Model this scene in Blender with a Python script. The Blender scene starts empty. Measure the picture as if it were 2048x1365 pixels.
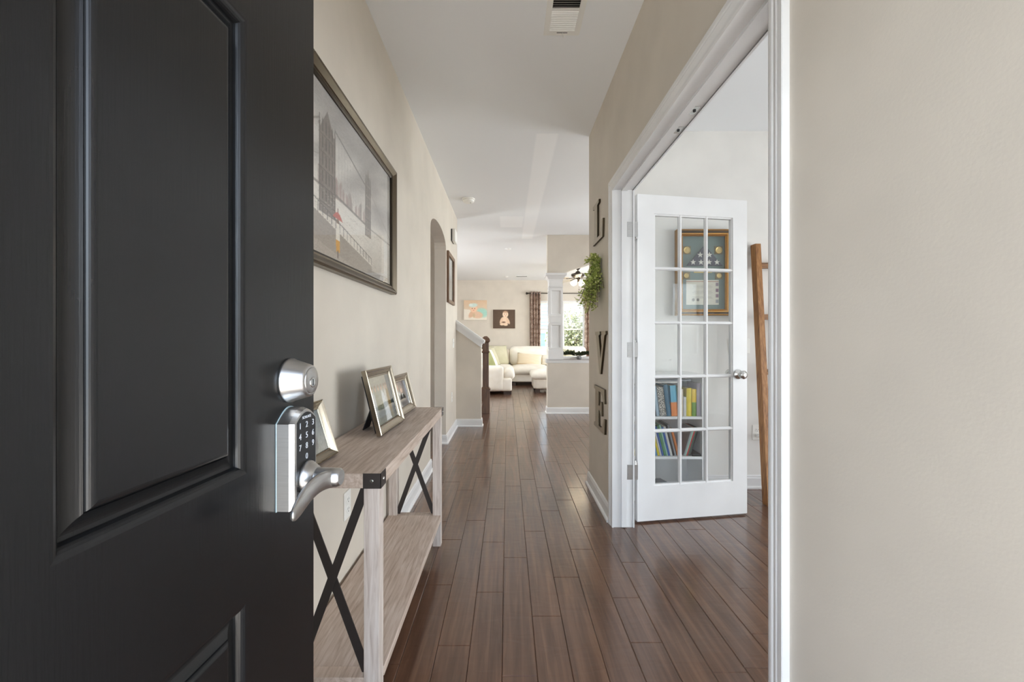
import bpy, bmesh, math, random
import numpy as np
from mathutils import Vector, Matrix

random.seed(7)
np.random.seed(7)
S = bpy.context.scene
C = S.collection
PI = math.pi

# ------------------------------------------------------------------ camera
EYE = 1.145
cam = bpy.data.cameras.new('camera')
cam.sensor_width = 36.0
cam.lens = 860.0 * 36.0 / 2048.0
cam.shift_x = 9.0 / 2048.0
cam.shift_y = -4.5 / 2048.0
cam.clip_start = 0.02
cam.clip_end = 300
camo = bpy.data.objects.new('camera', cam)
C.objects.link(camo)
camo.location = (0, 0, EYE)
camo.rotation_euler = (PI / 2, 0, 0)
S.camera = camo

# ------------------------------------------------------------------ world, sun, exposure
SKY_STRENGTH = 0.28
EXPOSURE = 1.88
w = bpy.data.worlds.new('world')
S.world = w
w.use_nodes = True
nt = w.node_tree
nt.nodes.clear()
sky = nt.nodes.new('ShaderNodeTexSky')
sky.sky_type = 'NISHITA'
sky.sun_disc = False
sky.sun_elevation = math.radians(52)
sky.sun_rotation = math.radians(265)
sky.dust_density = 2.5
sky.ozone_density = 1.0
bg = nt.nodes.new('ShaderNodeBackground')
bg.inputs['Strength'].default_value = SKY_STRENGTH
hs = nt.nodes.new('ShaderNodeHueSaturation')
hs.inputs['Saturation'].default_value = 0.45
wo = nt.nodes.new('ShaderNodeOutputWorld')
nt.links.new(sky.outputs[0], hs.inputs['Color'])
nt.links.new(hs.outputs[0], bg.inputs['Color'])
nt.links.new(bg.outputs[0], wo.inputs['Surface'])

sun = bpy.data.lights.new('sun', 'SUN')
sun.energy = 8.0
sun.angle = math.radians(1.0)
sun.color = (1.0, 0.95, 0.86)
suno = bpy.data.objects.new('sun', sun)
C.objects.link(suno)
suno.rotation_euler = Vector((0.8, 0.05, -1.0)).to_track_quat('-Z', 'Y').to_euler()
suno.location = (-12, 4, 14)

def daylight(name, loc, rot, sx, sy, energy, col=(1, 1, 1)):
    l = bpy.data.lights.new(name, 'AREA')
    l.shape = 'RECTANGLE'
    l.size, l.size_y = sx, sy
    l.energy = energy
    l.color = col
    o = bpy.data.objects.new(name, l)
    C.objects.link(o)
    o.location = loc
    o.rotation_euler = rot
    return o
def portal(name, loc, rot, sx, sy):
    o = daylight(name, loc, rot, sx, sy, 1)
    o.data.cycles.is_portal = True
R90 = PI / 2
# daylight entering by the openings the house has, plus an added side-room fill
daylight('front_door_daylight', (-0.4, -3.6, 1.7), (R90, 0, 0), 5.5, 3.2, 78, (0.68, 0.84, 1.0))
daylight('study_window_daylight', (4.85, 1.25, 1.15), (R90, 0, R90), 2.4, 2.0, 55, (0.93, 0.965, 1.0))
daylight('dining_window_daylight', (4.85, 5.0, 1.35), (R90 + 0.25, 0, R90), 2.2, 1.7, 58, (0.96, 0.98, 1.0))
daylight('living_side_window_daylight', (5.45, 9.2, 1.3), (R90 + 0.45, 0, R90), 2.8, 1.7, 95, (0.97, 0.985, 1.0))
daylight('stair_window_daylight', (-3.95, 7.6, 1.65), (R90 + 0.3, 0, -R90), 1.6, 1.6, 60, (0.97, 0.985, 1.0))
daylight('side_room_added_fill', (-3.95, 2.6, 1.4), (R90, 0, -R90), 1.5, 1.5, 27, (0.97, 0.985, 1.0))  # added fill brightening the arch jamb, its source unseen
portal('far_window_portal', (1.485, 11.83, 1.4), (-R90, 0, 0), 1.3, 1.56)

vs = S.view_settings
vs.view_transform = 'Standard'
vs.look = 'None'
vs.exposure = EXPOSURE
vs.gamma = 1.0
vs.use_curve_mapping = False
S.display_settings.display_device = 'sRGB'
cy = S.cycles
cy.max_bounces = 14
cy.diffuse_bounces = 9
cy.glossy_bounces = 5
cy.transparent_max_bounces = 16
cy.transmission_bounces = 6
cy.caustics_reflective = False
cy.caustics_refractive = False
cy.sample_clamp_indirect = 6.0
cy.use_denoising = True
try:
    cy.denoiser = 'OPENIMAGEDENOISE'
except Exception:
    pass

# ------------------------------------------------------------------ materials
def lin(c):
    return tuple(((v / 12.92) if v <= 0.04045 else ((v + 0.055) / 1.055) ** 2.4) for v in c)
def rgb(r, g, b):
    return lin((r / 255.0, g / 255.0, b / 255.0)) + (1.0,)
MATS = {}
def newmat(name):
    m = bpy.data.materials.new(name)
    m.use_nodes = True
    n = m.node_tree
    n.nodes.clear()
    out = n.nodes.new('ShaderNodeOutputMaterial')
    b = n.nodes.new('ShaderNodeBsdfPrincipled')
    n.links.new(b.outputs[0], out.inputs[0])
    MATS[name] = m
    return m, n, b
def setp(b, **k):
    names = dict(rough='Roughness', metal='Metallic', spec='Specular IOR Level', coat='Coat Weight', coat_rough='Coat Roughness',
                 sheen='Sheen Weight', emit='Emission Strength', trans='Transmission Weight', ior='IOR', aniso='Anisotropic')
    for q, v in k.items():
        b.inputs[names[q]].default_value = v
def texco(n, scale=(1, 1, 1), kind='Object', rot=(0, 0, 0)):
    t = n.nodes.new('ShaderNodeTexCoord')
    m = n.nodes.new('ShaderNodeMapping')
    m.inputs['Scale'].default_value = scale
    m.inputs['Rotation'].default_value = rot
    n.links.new(t.outputs[kind], m.inputs['Vector'])
    return m.outputs[0]
def noise(n, vec, scale=5, detail=3, rough=0.5, dist=0.0):
    x = n.nodes.new('ShaderNodeTexNoise')
    x.inputs['Scale'].default_value = scale
    x.inputs['Detail'].default_value = detail
    x.inputs['Roughness'].default_value = rough
    x.inputs['Distortion'].default_value = dist
    if vec is not None:
        n.links.new(vec, x.inputs['Vector'])
    return x.outputs[0]
def ramp(n, fac, stops):
    r = n.nodes.new('ShaderNodeValToRGB')
    e = r.color_ramp.elements
    while len(e) < len(stops):
        e.new(0.5)
    for q, (p, c) in zip(e, stops):
        q.position = p
        q.color = c
    n.links.new(fac, r.inputs[0])
    return r.outputs[0]
def bump(n, b, h, strength=0.1, dist=0.01):
    k = n.nodes.new('ShaderNodeBump')
    k.inputs['Strength'].default_value = strength
    k.inputs['Distance'].default_value = dist
    n.links.new(h, k.inputs['Height'])
    n.links.new(k.outputs[0], b.inputs['Normal'])
def mixc(n, fac, a, c, blend='MIX'):
    m = n.nodes.new('ShaderNodeMix')
    m.data_type = 'RGBA'
    m.blend_type = blend
    for sock, v in ((m.inputs['Factor'], fac), (m.inputs['A'], a), (m.inputs['B'], c)):
        if isinstance(v, (tuple, list, float, int)):
            sock.default_value = v
        else:
            n.links.new(v, sock)
    return m.outputs['Result']
def plain(name, col, rough=0.5, bs=0.0, bscale=200, **k):
    m, n, b = newmat(name)
    vec = texco(n, (1, 1, 1))
    f = noise(n, vec, 3, 3)
    c2 = tuple(min(1, v * 1.05) for v in col[:3]) + (1,)
    c1 = tuple(v * 0.95 for v in col[:3]) + (1,)
    n.links.new(ramp(n, f, [(0.3, c1), (0.7, c2)]), b.inputs['Base Color'])
    setp(b, rough=rough, **k)
    if bs:
        bump(n, b, noise(n, vec, bscale, 3), bs, 0.002)
    return m

plain('wall_beige', rgb(210, 202, 190), 0.55, 0.12, 160, spec=0.3)
plain('wall_white', rgb(226, 224, 220), 0.6, 0.10, 160, spec=0.3)
plain('trim_white', rgb(227, 227, 227), 0.32, 0.03, 40)
plain('white_plastic', rgb(236, 235, 230), 0.35)
plain('white_board', rgb(238, 238, 238), 0.42)
plain('black_metal', rgb(48, 42, 40), 0.45, 0.05, 90)
plain('dark_slot', rgb(30, 30, 30), 0.6)
plain('easel_black', rgb(28, 25, 26), 0.7)
plain('outside_blue', rgb(150, 180, 215), 0.7)
plain('roof_grey', rgb(105, 102, 100), 0.9, 0.3, 30)
plain('concrete', rgb(178, 174, 168), 0.9, 0.2, 30)
plain('trunk', rgb(95, 78, 62), 0.9, 0.4, 20)
plain('fan_bronze', rgb(62, 55, 50), 0.4, metal=0.5)
plain('blade_light', rgb(205, 196, 182), 0.5)
plain('paper', rgb(238, 233, 222), 0.8)
plain('foot_wood', rgb(74, 58, 50), 0.5)
plain('coin_gold', rgb(214, 184, 120), 0.35, metal=0.6)
plain('coin_plate', rgb(128, 112, 84), 0.6)
plain('backing_teal', rgb(122, 138, 134), 0.9, 0.2, 400)
plain('flag_navy', rgb(84, 82, 96), 0.9, 0.3, 500)
plain('star_white', rgb(236, 232, 222), 0.9)
plain('ornament_grey', rgb(120, 122, 124), 0.4)
plain('cord_white', rgb(222, 222, 220), 0.5)
plain('key_black', rgb(22, 23, 26), 0.22)
plain('digit_white', rgb(228, 232, 240), 0.5)
plain('film_blue', rgb(190, 212, 220), 0.3)
plain('grass_green', rgb(112, 130, 82), 1.0, 0.4, 40)
plain('lens_white', rgb(240, 240, 238), 0.4)

m, n, b = newmat('ceiling_white')
geo = n.nodes.new('ShaderNodeNewGeometry')
sep = n.nodes.new('ShaderNodeSeparateXYZ')
n.links.new(geo.outputs['Position'], sep.inputs[0])
def smooth_box(n, sep, x0, x1, y0, y1, soft):
    out = None
    for axis, a, c in (('X', x0, x1), ('Y', y0, y1)):
        for lo, hi in (((a - soft), (a + soft)), ((c + soft), (c - soft))):
            r = n.nodes.new('ShaderNodeMapRange')
            r.interpolation_type = 'SMOOTHSTEP'
            r.inputs['From Min'].default_value = lo
            r.inputs['From Max'].default_value = hi
            n.links.new(sep.outputs[axis], r.inputs['Value'])
            if out is None:
                out = r.outputs[0]
            else:
                q = n.nodes.new('ShaderNodeMath')
                q.operation = 'MULTIPLY'
                n.links.new(out, q.inputs[0])
                n.links.new(r.outputs[0], q.inputs[1])
                out = q.outputs[0]
    return out
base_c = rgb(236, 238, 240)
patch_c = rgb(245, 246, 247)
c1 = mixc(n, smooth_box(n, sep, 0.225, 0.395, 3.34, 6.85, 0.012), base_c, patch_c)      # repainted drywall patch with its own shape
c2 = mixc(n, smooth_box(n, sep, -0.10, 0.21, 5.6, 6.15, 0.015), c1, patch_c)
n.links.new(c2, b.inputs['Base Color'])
setp(b, rough=0.75, spec=0.25)
bump(n, b, noise(n, texco(n), 220, 3), 0.06, 0.002)

def wood(name, cols, scale=(1, 1, 1), grain_axis='Y', rough=0.4, bs=0.12, coat=0.0, nscale=6.0, detail=4):
    m, n, b = newmat(name)
    s = {'X': (1.0, 14.0, 14.0), 'Y': (14.0, 1.0, 14.0), 'Z': (14.0, 14.0, 1.0)}[grain_axis]
    vec = texco(n, tuple(p * q for p, q in zip(s, scale)))
    isl = n.nodes.new('ShaderNodeNewGeometry')
    add = n.nodes.new('ShaderNodeVectorMath')
    add.operation = 'ADD'
    mul = n.nodes.new('ShaderNodeVectorMath')
    mul.operation = 'SCALE'
    mul.inputs[0].default_value = (37.0, 19.0, 23.0)
    n.links.new(isl.outputs['Random Per Island'], mul.inputs['Scale'])
    n.links.new(vec, add.inputs[0])
    n.links.new(mul.outputs[0], add.inputs[1])
    f = noise(n, add.outputs[0], nscale, detail, 0.58, 0.6)
    k = len(cols)
    c = ramp(n, f, [(0.28 + 0.44 * i / (k - 1), cols[i]) for i in range(k)])
    var = n.nodes.new('ShaderNodeMapRange')
    var.inputs['To Min'].default_value = 0.80
    var.inputs['To Max'].default_value = 1.18
    n.links.new(isl.outputs['Random Per Island'], var.inputs['Value'])
    hv = n.nodes.new('ShaderNodeHueSaturation')
    n.links.new(var.outputs[0], hv.inputs['Value'])
    n.links.new(c, hv.inputs['Color'])
    n.links.new(hv.outputs[0], b.inputs['Base Color'])
    setp(b, rough=rough, coat=coat, coat_rough=0.12)
    bump(n, b, f, bs, 0.003)
    return m, n, b, add.outputs[0]
wood('console_wood', [rgb(164, 144, 128), rgb(192, 174, 160), rgb(211, 197, 187)], rough=0.55, bs=0.15)
wood('console_wood_x', [rgb(142, 124, 112), rgb(170, 155, 146), rgb(188, 176, 168)], grain_axis='X', rough=0.55, bs=0.15)
wood('console_wood_z', [rgb(172, 157, 147), rgb(200, 188, 180), rgb(214, 205, 199)], grain_axis='Z', rough=0.55, bs=0.15)
wood('ladder_wood', [rgb(112, 72, 38), rgb(154, 106, 60), rgb(178, 130, 80)], grain_axis='Z', rough=0.5, bs=0.2)
wood('rung_wood', [rgb(96, 66, 42), rgb(140, 98, 60), rgb(166, 122, 78)], grain_axis='X', rough=0.5, bs=0.2)
wood('newel_wood', [rgb(66, 46, 34), rgb(96, 70, 52), rgb(118, 88, 66)], grain_axis='Z', rough=0.4, bs=0.1)
wood('frame_brown', [rgb(82, 58, 40), rgb(110, 82, 58), rgb(130, 100, 74)], grain_axis='Z', rough=0.45, bs=0.1)
# floor: chocolate hand-scraped boards, rippled satin varnish
m, n, b, vec = wood('floor_wood', [rgb(76, 52, 39), rgb(97, 69, 53), rgb(119, 87, 67)], scale=(0.8, 0.6, 1), rough=0.30, bs=0.0, nscale=3.0, detail=3)
gvec = texco(n, (4.0, 9.0, 4.0))
rip = noise(n, gvec, 1.6, 2, 0.5, 0.8)
bump(n, b, rip, 0.24, 0.006)
setp(b, rough=0.285, coat=0.7, coat_rough=0.15, spec=0.4)

# black front door: satin paint over fibreglass grain
m, n, b = newmat('door_black')
setp(b, rough=0.27, spec=0.42)
vec = texco(n, (60, 60, 2.2))
f = noise(n, vec, 6, 5, 0.6)
n.links.new(ramp(n, noise(n, texco(n), 2.0, 3), [(0.3, rgb(22, 23, 25)), (0.7, rgb(28, 29, 31))]), b.inputs['Base Color'])
bump(n, b, f, 0.07, 0.002)
# metals
def metal(name, col, rough, stretch=(1, 1, 40), bs=0.05):
    m, n, b = newmat(name)
    f = noise(n, texco(n, stretch), 30, 3)
    n.links.new(ramp(n, f, [(0.3, tuple(v * 0.88 for v in col[:3]) + (1,)), (0.7, col)]), b.inputs['Base Color'])
    setp(b, metal=1.0, rough=rough)
    bump(n, b, f, bs, 0.001)
metal('nickel', rgb(206, 206, 206), 0.34)
metal('chrome', rgb(222, 222, 220), 0.14)
metal('champagne', rgb(168, 158, 142), 0.26, (30, 1, 1))
metal('pewter', rgb(116, 106, 92), 0.34, (1, 30, 30))
metal('pewter_dark', rgb(60, 52, 44), 0.35, (1, 30, 30))
metal('letter_face', rgb(168, 158, 140), 0.42, (1, 30, 1), 0.1)
metal('letter_side', rgb(78, 68, 54), 0.4, (1, 30, 1), 0.1)
metal('gold_frame', rgb(196, 148, 82), 0.34, (30, 1, 1))
metal('bronze_frame', rgb(92, 80, 66), 0.4, (30, 1, 1))
# fabrics
def fabric(name, c1, c2, scale=300, rough=0.95, bs=0.35):
    m, n, b = newmat(name)
    vec = texco(n)
    n.links.new(ramp(n, noise(n, vec, 7, 4), [(0.3, c1), (0.7, c2)]), b.inputs['Base Color'])
    setp(b, rough=rough, sheen=0.25, spec=0.15)
    bump(n, b, noise(n, vec, scale, 2), bs, 0.003)
fabric('sofa_cream', rgb(238, 231, 217), rgb(246, 241, 230))
fabric('pillow_sage', rgb(198, 193, 162), rgb(210, 204, 178))
fabric('pillow_olive', rgb(140, 144, 92), rgb(160, 162, 112))
fabric('pillow_ivory', rgb(232, 226, 212), rgb(240, 236, 226))
m, n, b = newmat('pillow_striped')
wv = n.nodes.new('ShaderNodeTexWave')
wv.bands_direction = 'Z'
wv.inputs['Scale'].default_value = 9.0
wv.inputs['Distortion'].default_value = 2.0
n.links.new(texco(n), wv.inputs['Vector'])
n.links.new(ramp(n, wv.outputs[0], [(0.2, rgb(230, 208, 172)), (0.8, rgb(240, 230, 208))]), b.inputs['Base Color'])
setp(b, rough=0.95, sheen=0.2, spec=0.1)
m, n, b = newmat('curtain_fabric')
vec = texco(n, (3.2, 3.2, 3.2))
vo = n.nodes.new('ShaderNodeTexVoronoi')
vo.inputs['Scale'].default_value = 2.4
vo.inputs['Randomness'].default_value = 0.35
n.links.new(vec, vo.inputs['Vector'])
n.links.new(ramp(n, vo.outputs['Distance'], [(0.25, rgb(206, 190, 176)), (0.36, rgb(150, 122, 106)), (0.52, rgb(190, 170, 156)), (0.6, rgb(134, 108, 94))]), b.inputs['Base Color'])
setp(b, rough=0.9, sheen=0.2, spec=0.1)
# leaves
def leafmat(name, c1, c2, c3):
    m, n, b = newmat(name)
    g = n.nodes.new('ShaderNodeNewGeometry')
    n.links.new(ramp(n, g.outputs['Random Per Island'], [(0.0, c1), (0.55, c2), (1.0, c3)]), b.inputs['Base Color'])
    setp(b, rough=0.5, spec=0.35)
    tl = n.nodes.new('ShaderNodeBsdfTranslucent')          # thin leaves let some light through
    n.links.new(b.inputs['Base Color'].links[0].from_socket, tl.inputs['Color'])
    mx_ = n.nodes.new('ShaderNodeMixShader')
    mx_.inputs[0].default_value = 0.3
    out = [q for q in n.nodes if q.type == 'OUTPUT_MATERIAL'][0]
    n.links.new(b.outputs[0], mx_.inputs[1])
    n.links.new(tl.outputs[0], mx_.inputs[2])
    n.links.new(mx_.outputs[0], out.inputs[0])
leafmat('boxwood_leaf', rgb(140, 158, 80), rgb(198, 208, 116), rgb(234, 234, 178))
leafmat('garland_leaf', rgb(52, 62, 44), rgb(78, 86, 60), rgb(110, 112, 82))
leafmat('tree_leaf', rgb(92, 108, 78), rgb(132, 140, 104), rgb(186, 182, 152))
# thin glass
def glass(name, ior=1.5, tint=(0.97, 0.98, 0.98, 1)):
    m = bpy.data.materials.new(name)
    m.use_nodes = True
    n = m.node_tree
    n.nodes.clear()
    out = n.nodes.new('ShaderNodeOutputMaterial')
    t = n.nodes.new('ShaderNodeBsdfTransparent')
    t.inputs[0].default_value = tint
    g = n.nodes.new('ShaderNodeBsdfGlossy')
    g.inputs['Roughness'].default_value = 0.01
    f = n.nodes.new('ShaderNodeFresnel')
    gm = n.nodes.new('ShaderNodeNewGeometry')          # a thin pane: both of its faces reflect alike
    mr = n.nodes.new('ShaderNodeMapRange')
    mr.inputs['To Min'].default_value = ior
    mr.inputs['To Max'].default_value = 1.0 / ior
    n.links.new(gm.outputs['Backfacing'], mr.inputs['Value'])
    n.links.new(mr.outputs[0], f.inputs[0])
    x = n.nodes.new('ShaderNodeMixShader')
    n.links.new(f.outputs[0], x.inputs[0])
    n.links.new(t.outputs[0], x.inputs[1])
    n.links.new(g.outputs[0], x.inputs[2])
    n.links.new(x.outputs[0], out.inputs[0])
    MATS[name] = m
glass('glass')
m, n, b = newmat('shade_glass')
b.inputs['Base Color'].default_value = rgb(250, 240, 220)
b.inputs['Emission Color'].default_value = (1.0, 0.80, 0.52, 1)
setp(b, rough=0.5, emit=4.0)
m, n, b = newmat('siding')
b.inputs['Base Color'].default_value = rgb(178, 200, 224)
setp(b, rough=0.8)
m, n, b = newmat('print')
va = n.nodes.new('ShaderNodeVertexColor')
va.layer_name = 'Col'
n.links.new(va.outputs[0], b.inputs['Base Color'])
setp(b, rough=0.6, spec=0.2)
def bookmat(name, cols, kind='plain'):
    m, n, b = newmat(name)
    vec = texco(n)
    if kind == 'plain':
        c = ramp(n, noise(n, vec, 14, 3), [(0.35, tuple(v * 0.8 for v in cols[0][:3]) + (1,)), (0.7, cols[0])])
    elif kind == 'speckle':
        c = ramp(n, noise(n, vec, 190, 1), [(0.47, cols[0]), (0.53, cols[1])])
    else:                                               # two printed bands, one above the other
        s = n.nodes.new('ShaderNodeSeparateXYZ')
        n.links.new(vec, s.inputs[0])
        c = ramp(n, s.outputs['Z'], [(0.0, cols[0]), (0.095, cols[0]), (0.10, cols[1]), (1.0, cols[1])])
    n.links.new(c, b.inputs['Base Color'])
    setp(b, rough=0.4)
    return name

# ------------------------------------------------------------------ mesh helpers
def root_matrix(o):
    while o.parent is not None:
        o = o.parent
    return Matrix.Translation(o.location) @ o.rotation_euler.to_matrix().to_4x4()
def tag(o, label=None, cat=None, group=None, kind=None):
    if label: o['label'] = label
    if cat: o['category'] = cat
    if group: o['group'] = group
    if kind: o['kind'] = kind
    return o
def thing(name, label, cat, loc=(0, 0, 0), rotz=0.0, group=None, kind=None):
    o = bpy.data.objects.new(name, None)
    C.objects.link(o)
    o.location = loc
    o.rotation_euler = (0, 0, rotz)
    o.empty_display_size = 0.1
    return tag(o, label, cat, group, kind)
class MB:
    """collects shapes; build() links them as one mesh object"""
    def __init__(self):
        self.v, self.f, self.m, self.s = [], [], [], []
    def add(self, vs, fs, mi=0, smooth=False):
        o = len(self.v)
        self.v += [tuple(p) for p in vs]
        for f in fs:
            self.f.append(tuple(i + o for i in f))
            self.m.append(mi)
            self.s.append(smooth)
        return self
    def box(self, x0, x1, y0, y1, z0, z1, mi=0, bev=0.0):
        if bev > 0:
            return self.rbox(x0, x1, y0, y1, z0, z1, bev, mi)
        vs = [(x, y, z) for x in (x0, x1) for y in (y0, y1) for z in (z0, z1)]
        fs = [(0, 1, 3, 2), (4, 6, 7, 5), (0, 4, 5, 1), (2, 3, 7, 6), (0, 2, 6, 4), (1, 5, 7, 3)]
        return self.add(vs, fs, mi)
    def rbox(self, x0, x1, y0, y1, z0, z1, bv, mi=0):
        bm = bmesh.new()
        bmesh.ops.create_cube(bm, size=1.0)
        for v in bm.verts:
            v.co = Vector(((x0 + x1) / 2 + v.co.x * (x1 - x0), (y0 + y1) / 2 + v.co.y * (y1 - y0), (z0 + z1) / 2 + v.co.z * (z1 - z0)))
        bmesh.ops.bevel(bm, geom=list(bm.edges), offset=bv, segments=1, affect='EDGES')
        return self.addbm(bm, mi)
    def addbm(self, bm, mi=0, smooth=False):
        bm.verts.index_update()
        self.add([v.co[:] for v in bm.verts], [[v.index for v in f.verts] for f in bm.faces], mi, smooth)
        bm.free()
        return self
    def prism(self, poly, axis, a, b, mi=0, side_mi=None):
        """2-D polygon pushed along an axis; poly in the other two axes in x,y,z order"""
        k = len(poly)
        def P(p, t):
            return {'x': (t, p[0], p[1]), 'y': (p[0], t, p[1]), 'z': (p[0], p[1], t)}[axis]
        vs = [P(p, a) for p in poly] + [P(p, b) for p in poly]
        self.add(vs, [list(range(k)), list(range(k, 2 * k))[::-1]], mi)
        o = len(self.v) - 2 * k
        for i in range(k):
            j = (i + 1) % k
            self.f.append((o + i, o + j, o + k + j, o + k + i))
            self.m.append(mi if side_mi is None else side_mi)
            self.s.append(False)
        return self
    def lathe(self, prof, origin=(0, 0, 0), axis=(0, 0, 1), seg=20, mi=0, smooth=True):
        """prof: list of (radius, height along axis)"""
        ax = Vector(axis).normalized()
        q = ax.to_track_quat('Z', 'Y')
        o = Vector(origin)
        vs, fs = [], []
        for r, h in prof:
            for i in range(seg):
                a = 2 * PI * i / seg
                vs.append(o + q @ Vector((r * math.cos(a), r * math.sin(a), h)))
        for j in range(len(prof) - 1):
            for i in range(seg):
                i2 = (i + 1) % seg
                fs.append((j * seg + i, j * seg + i2, (j + 1) * seg + i2, (j + 1) * seg + i))
        self.add(vs, fs, mi, smooth)
        self.add(vs[:seg], [list(range(seg))[::-1]], mi)
        self.add(vs[-seg:], [list(range(seg))], mi)
        return self
    def tube(self, pts, rad, seg=8, mi=0, flat=1.0, up=(0, 0, 1), smooth=True):
        """round or flattened tube; rad is a number or one per point"""
        pts = [Vector(p) for p in pts]
        if not isinstance(rad, (list, tuple)):
            rad = [rad] * len(pts)
        vs, fs = [], []
        upv = Vector(up)
        for i, p in enumerate(pts):
            d = (pts[min(i + 1, len(pts) - 1)] - pts[max(i - 1, 0)]).normalized()
            sx = d.cross(upv)
            if sx.length < 1e-4:
                sx = d.cross(Vector((1, 0, 0)))
            sx.normalize()
            sz = sx.cross(d).normalized()
            for k in range(seg):
                a = 2 * PI * k / seg
                vs.append(p + sx * (rad[i] * flat * math.cos(a)) + sz * (rad[i] * math.sin(a)))
        for j in range(len(pts) - 1):
            for k in range(seg):
                k2 = (k + 1) % seg
                fs.append((j * seg + k, j * seg + k2, (j + 1) * seg + k2, (j + 1) * seg + k))
        fs.append(tuple(range(seg))[::-1])
        fs.append(tuple(range((len(pts) - 1) * seg, len(pts) * seg)))
        return self.add(vs, fs, mi, smooth)
    def cushion(self, x0, x1, y0, y1, z0, z1, r=0.06, puff=0.0, n=10, mi=0, axis=2):
        """rounded box with swollen faces along one axis"""
        bm = bmesh.new()
        bmesh.ops.create_cube(bm, size=2.0)
        bmesh.ops.subdivide_edges(bm, edges=list(bm.edges), cuts=n, use_grid_fill=True)
        h = Vector(((x1 - x0) / 2, (y1 - y0) / 2, (z1 - z0) / 2))
        c = Vector(((x0 + x1) / 2, (y0 + y1) / 2, (z0 + z1) / 2))
        r = min(r, min(h) * 0.98)
        for v in bm.verts:
            u = v.co.copy()
            # denser near the rims so the rounding keeps its shape
            u2 = Vector([math.copysign(1 - (1 - abs(t)) ** 1.0, t) for t in u])
            p = Vector((u2.x * h.x, u2.y * h.y, u2.z * h.z))
            q = Vector([max(-(h[i] - r), min(h[i] - r, p[i])) for i in range(3)])
            d = p - q
            if d.length > 1e-9:
                p = q + d.normalized() * r
            o1, o2 = [i for i in range(3) if i != axis]
            p[axis] += math.copysign(puff * (1 - u[o1] ** 2) * (1 - u[o2] ** 2), u[axis]) * abs(u[axis])
            v.co = p + c
        return self.addbm(bm, mi, True)
    def leaf(self, p, d, up, L, W, mi=0):
        d = d.normalized()
        s = d.cross(up)
        if s.length < 1e-3:
            s = d.cross(Vector((1, 0, 0)))
        s.normalize()
        nn = s.cross(d)
        m1 = p + d * (L * 0.5)
        self.add([p, m1 + s * (W / 2) + nn * (W * 0.12), p + d * L, m1 - s * (W / 2) + nn * (W * 0.12)], [(0, 1, 2), (0, 2, 3)], mi)
    def rot(self, mat):
        self.v = [tuple(mat @ Vector(p)) for p in self.v]
        return self
    def build(self, name, mats, parent=None, world=False, label=None, cat=None, group=None, kind=None, loc=None):
        me = bpy.data.meshes.new(name)
        vs = self.v
        if world and parent is not None:
            inv = root_matrix(parent).inverted()
            vs = [tuple(inv @ Vector(p)) for p in vs]
        if loc is not None:
            vs = [(p[0] - loc[0], p[1] - loc[1], p[2] - loc[2]) for p in vs]
        me.from_pydata(vs, [], self.f)
        for q in ([mats] if isinstance(mats, str) else mats):
            me.materials.append(MATS[q])
        me.polygons.foreach_set('material_index', self.m)
        me.polygons.foreach_set('use_smooth', self.s)
        bm = bmesh.new()
        bm.from_mesh(me)
        bmesh.ops.recalc_face_normals(bm, faces=bm.faces)
        bm.to_mesh(me)
        bm.free()
        me.update()
        o = bpy.data.objects.new(name, me)
        C.objects.link(o)
        o.parent = parent
        if loc is not None:
            o.location = loc
        return tag(o, label, cat, group, kind)
def copy_tree(o, parent=None):
    c = o.copy()
    C.objects.link(c)
    c.parent = parent
    for ch in list(o.children):
        copy_tree(ch, c)
    return c
def frame_sweep(w, h, prof, mb=None, mi=0, smooth=False, cx=0.0, cz=0.0):
    """mitred rectangular moulding, opening w x h centred at cx,cz, profile of (outward, forward); front is -y"""
    mb = mb or MB()
    cs = [(-1, -1), (1, -1), (1, 1), (-1, 1)]
    vs = [(cx + sx * (w / 2 + u), -v, cz + sz * (h / 2 + u)) for u, v in prof for sx, sz in cs]
    fs = []
    for j in range(len(prof)):
        j2 = (j + 1) % len(prof)
        for i in range(4):
            i2 = (i + 1) % 4
            fs.append((j * 4 + i, j * 4 + i2, j2 * 4 + i2, j2 * 4 + i))
    return mb.add(vs, fs, mi, smooth)
def text_mesh(body, size, name, mat, parent, loc, rot, extrude=0.0004, align='CENTER'):
    cu = bpy.data.curves.new(name, 'FONT')
    cu.body = body
    cu.size = size
    cu.align_x = align
    cu.align_y = 'CENTER'
    cu.extrude = extrude
    cu.resolution_u = 3
    t = bpy.data.objects.new(name, cu)
    C.objects.link(t)
    bpy.context.view_layer.update()
    dg = bpy.context.evaluated_depsgraph_get()
    me = bpy.data.meshes.new_from_object(t.evaluated_get(dg))
    bpy.data.objects.remove(t)
    me.transform(Matrix.Translation(loc) @ rot.to_4x4())
    me.materials.clear()
    me.materials.append(MATS[mat])
    o = bpy.data.objects.new(name, me)
    C.objects.link(o)
    o.parent = parent
    return o

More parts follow.
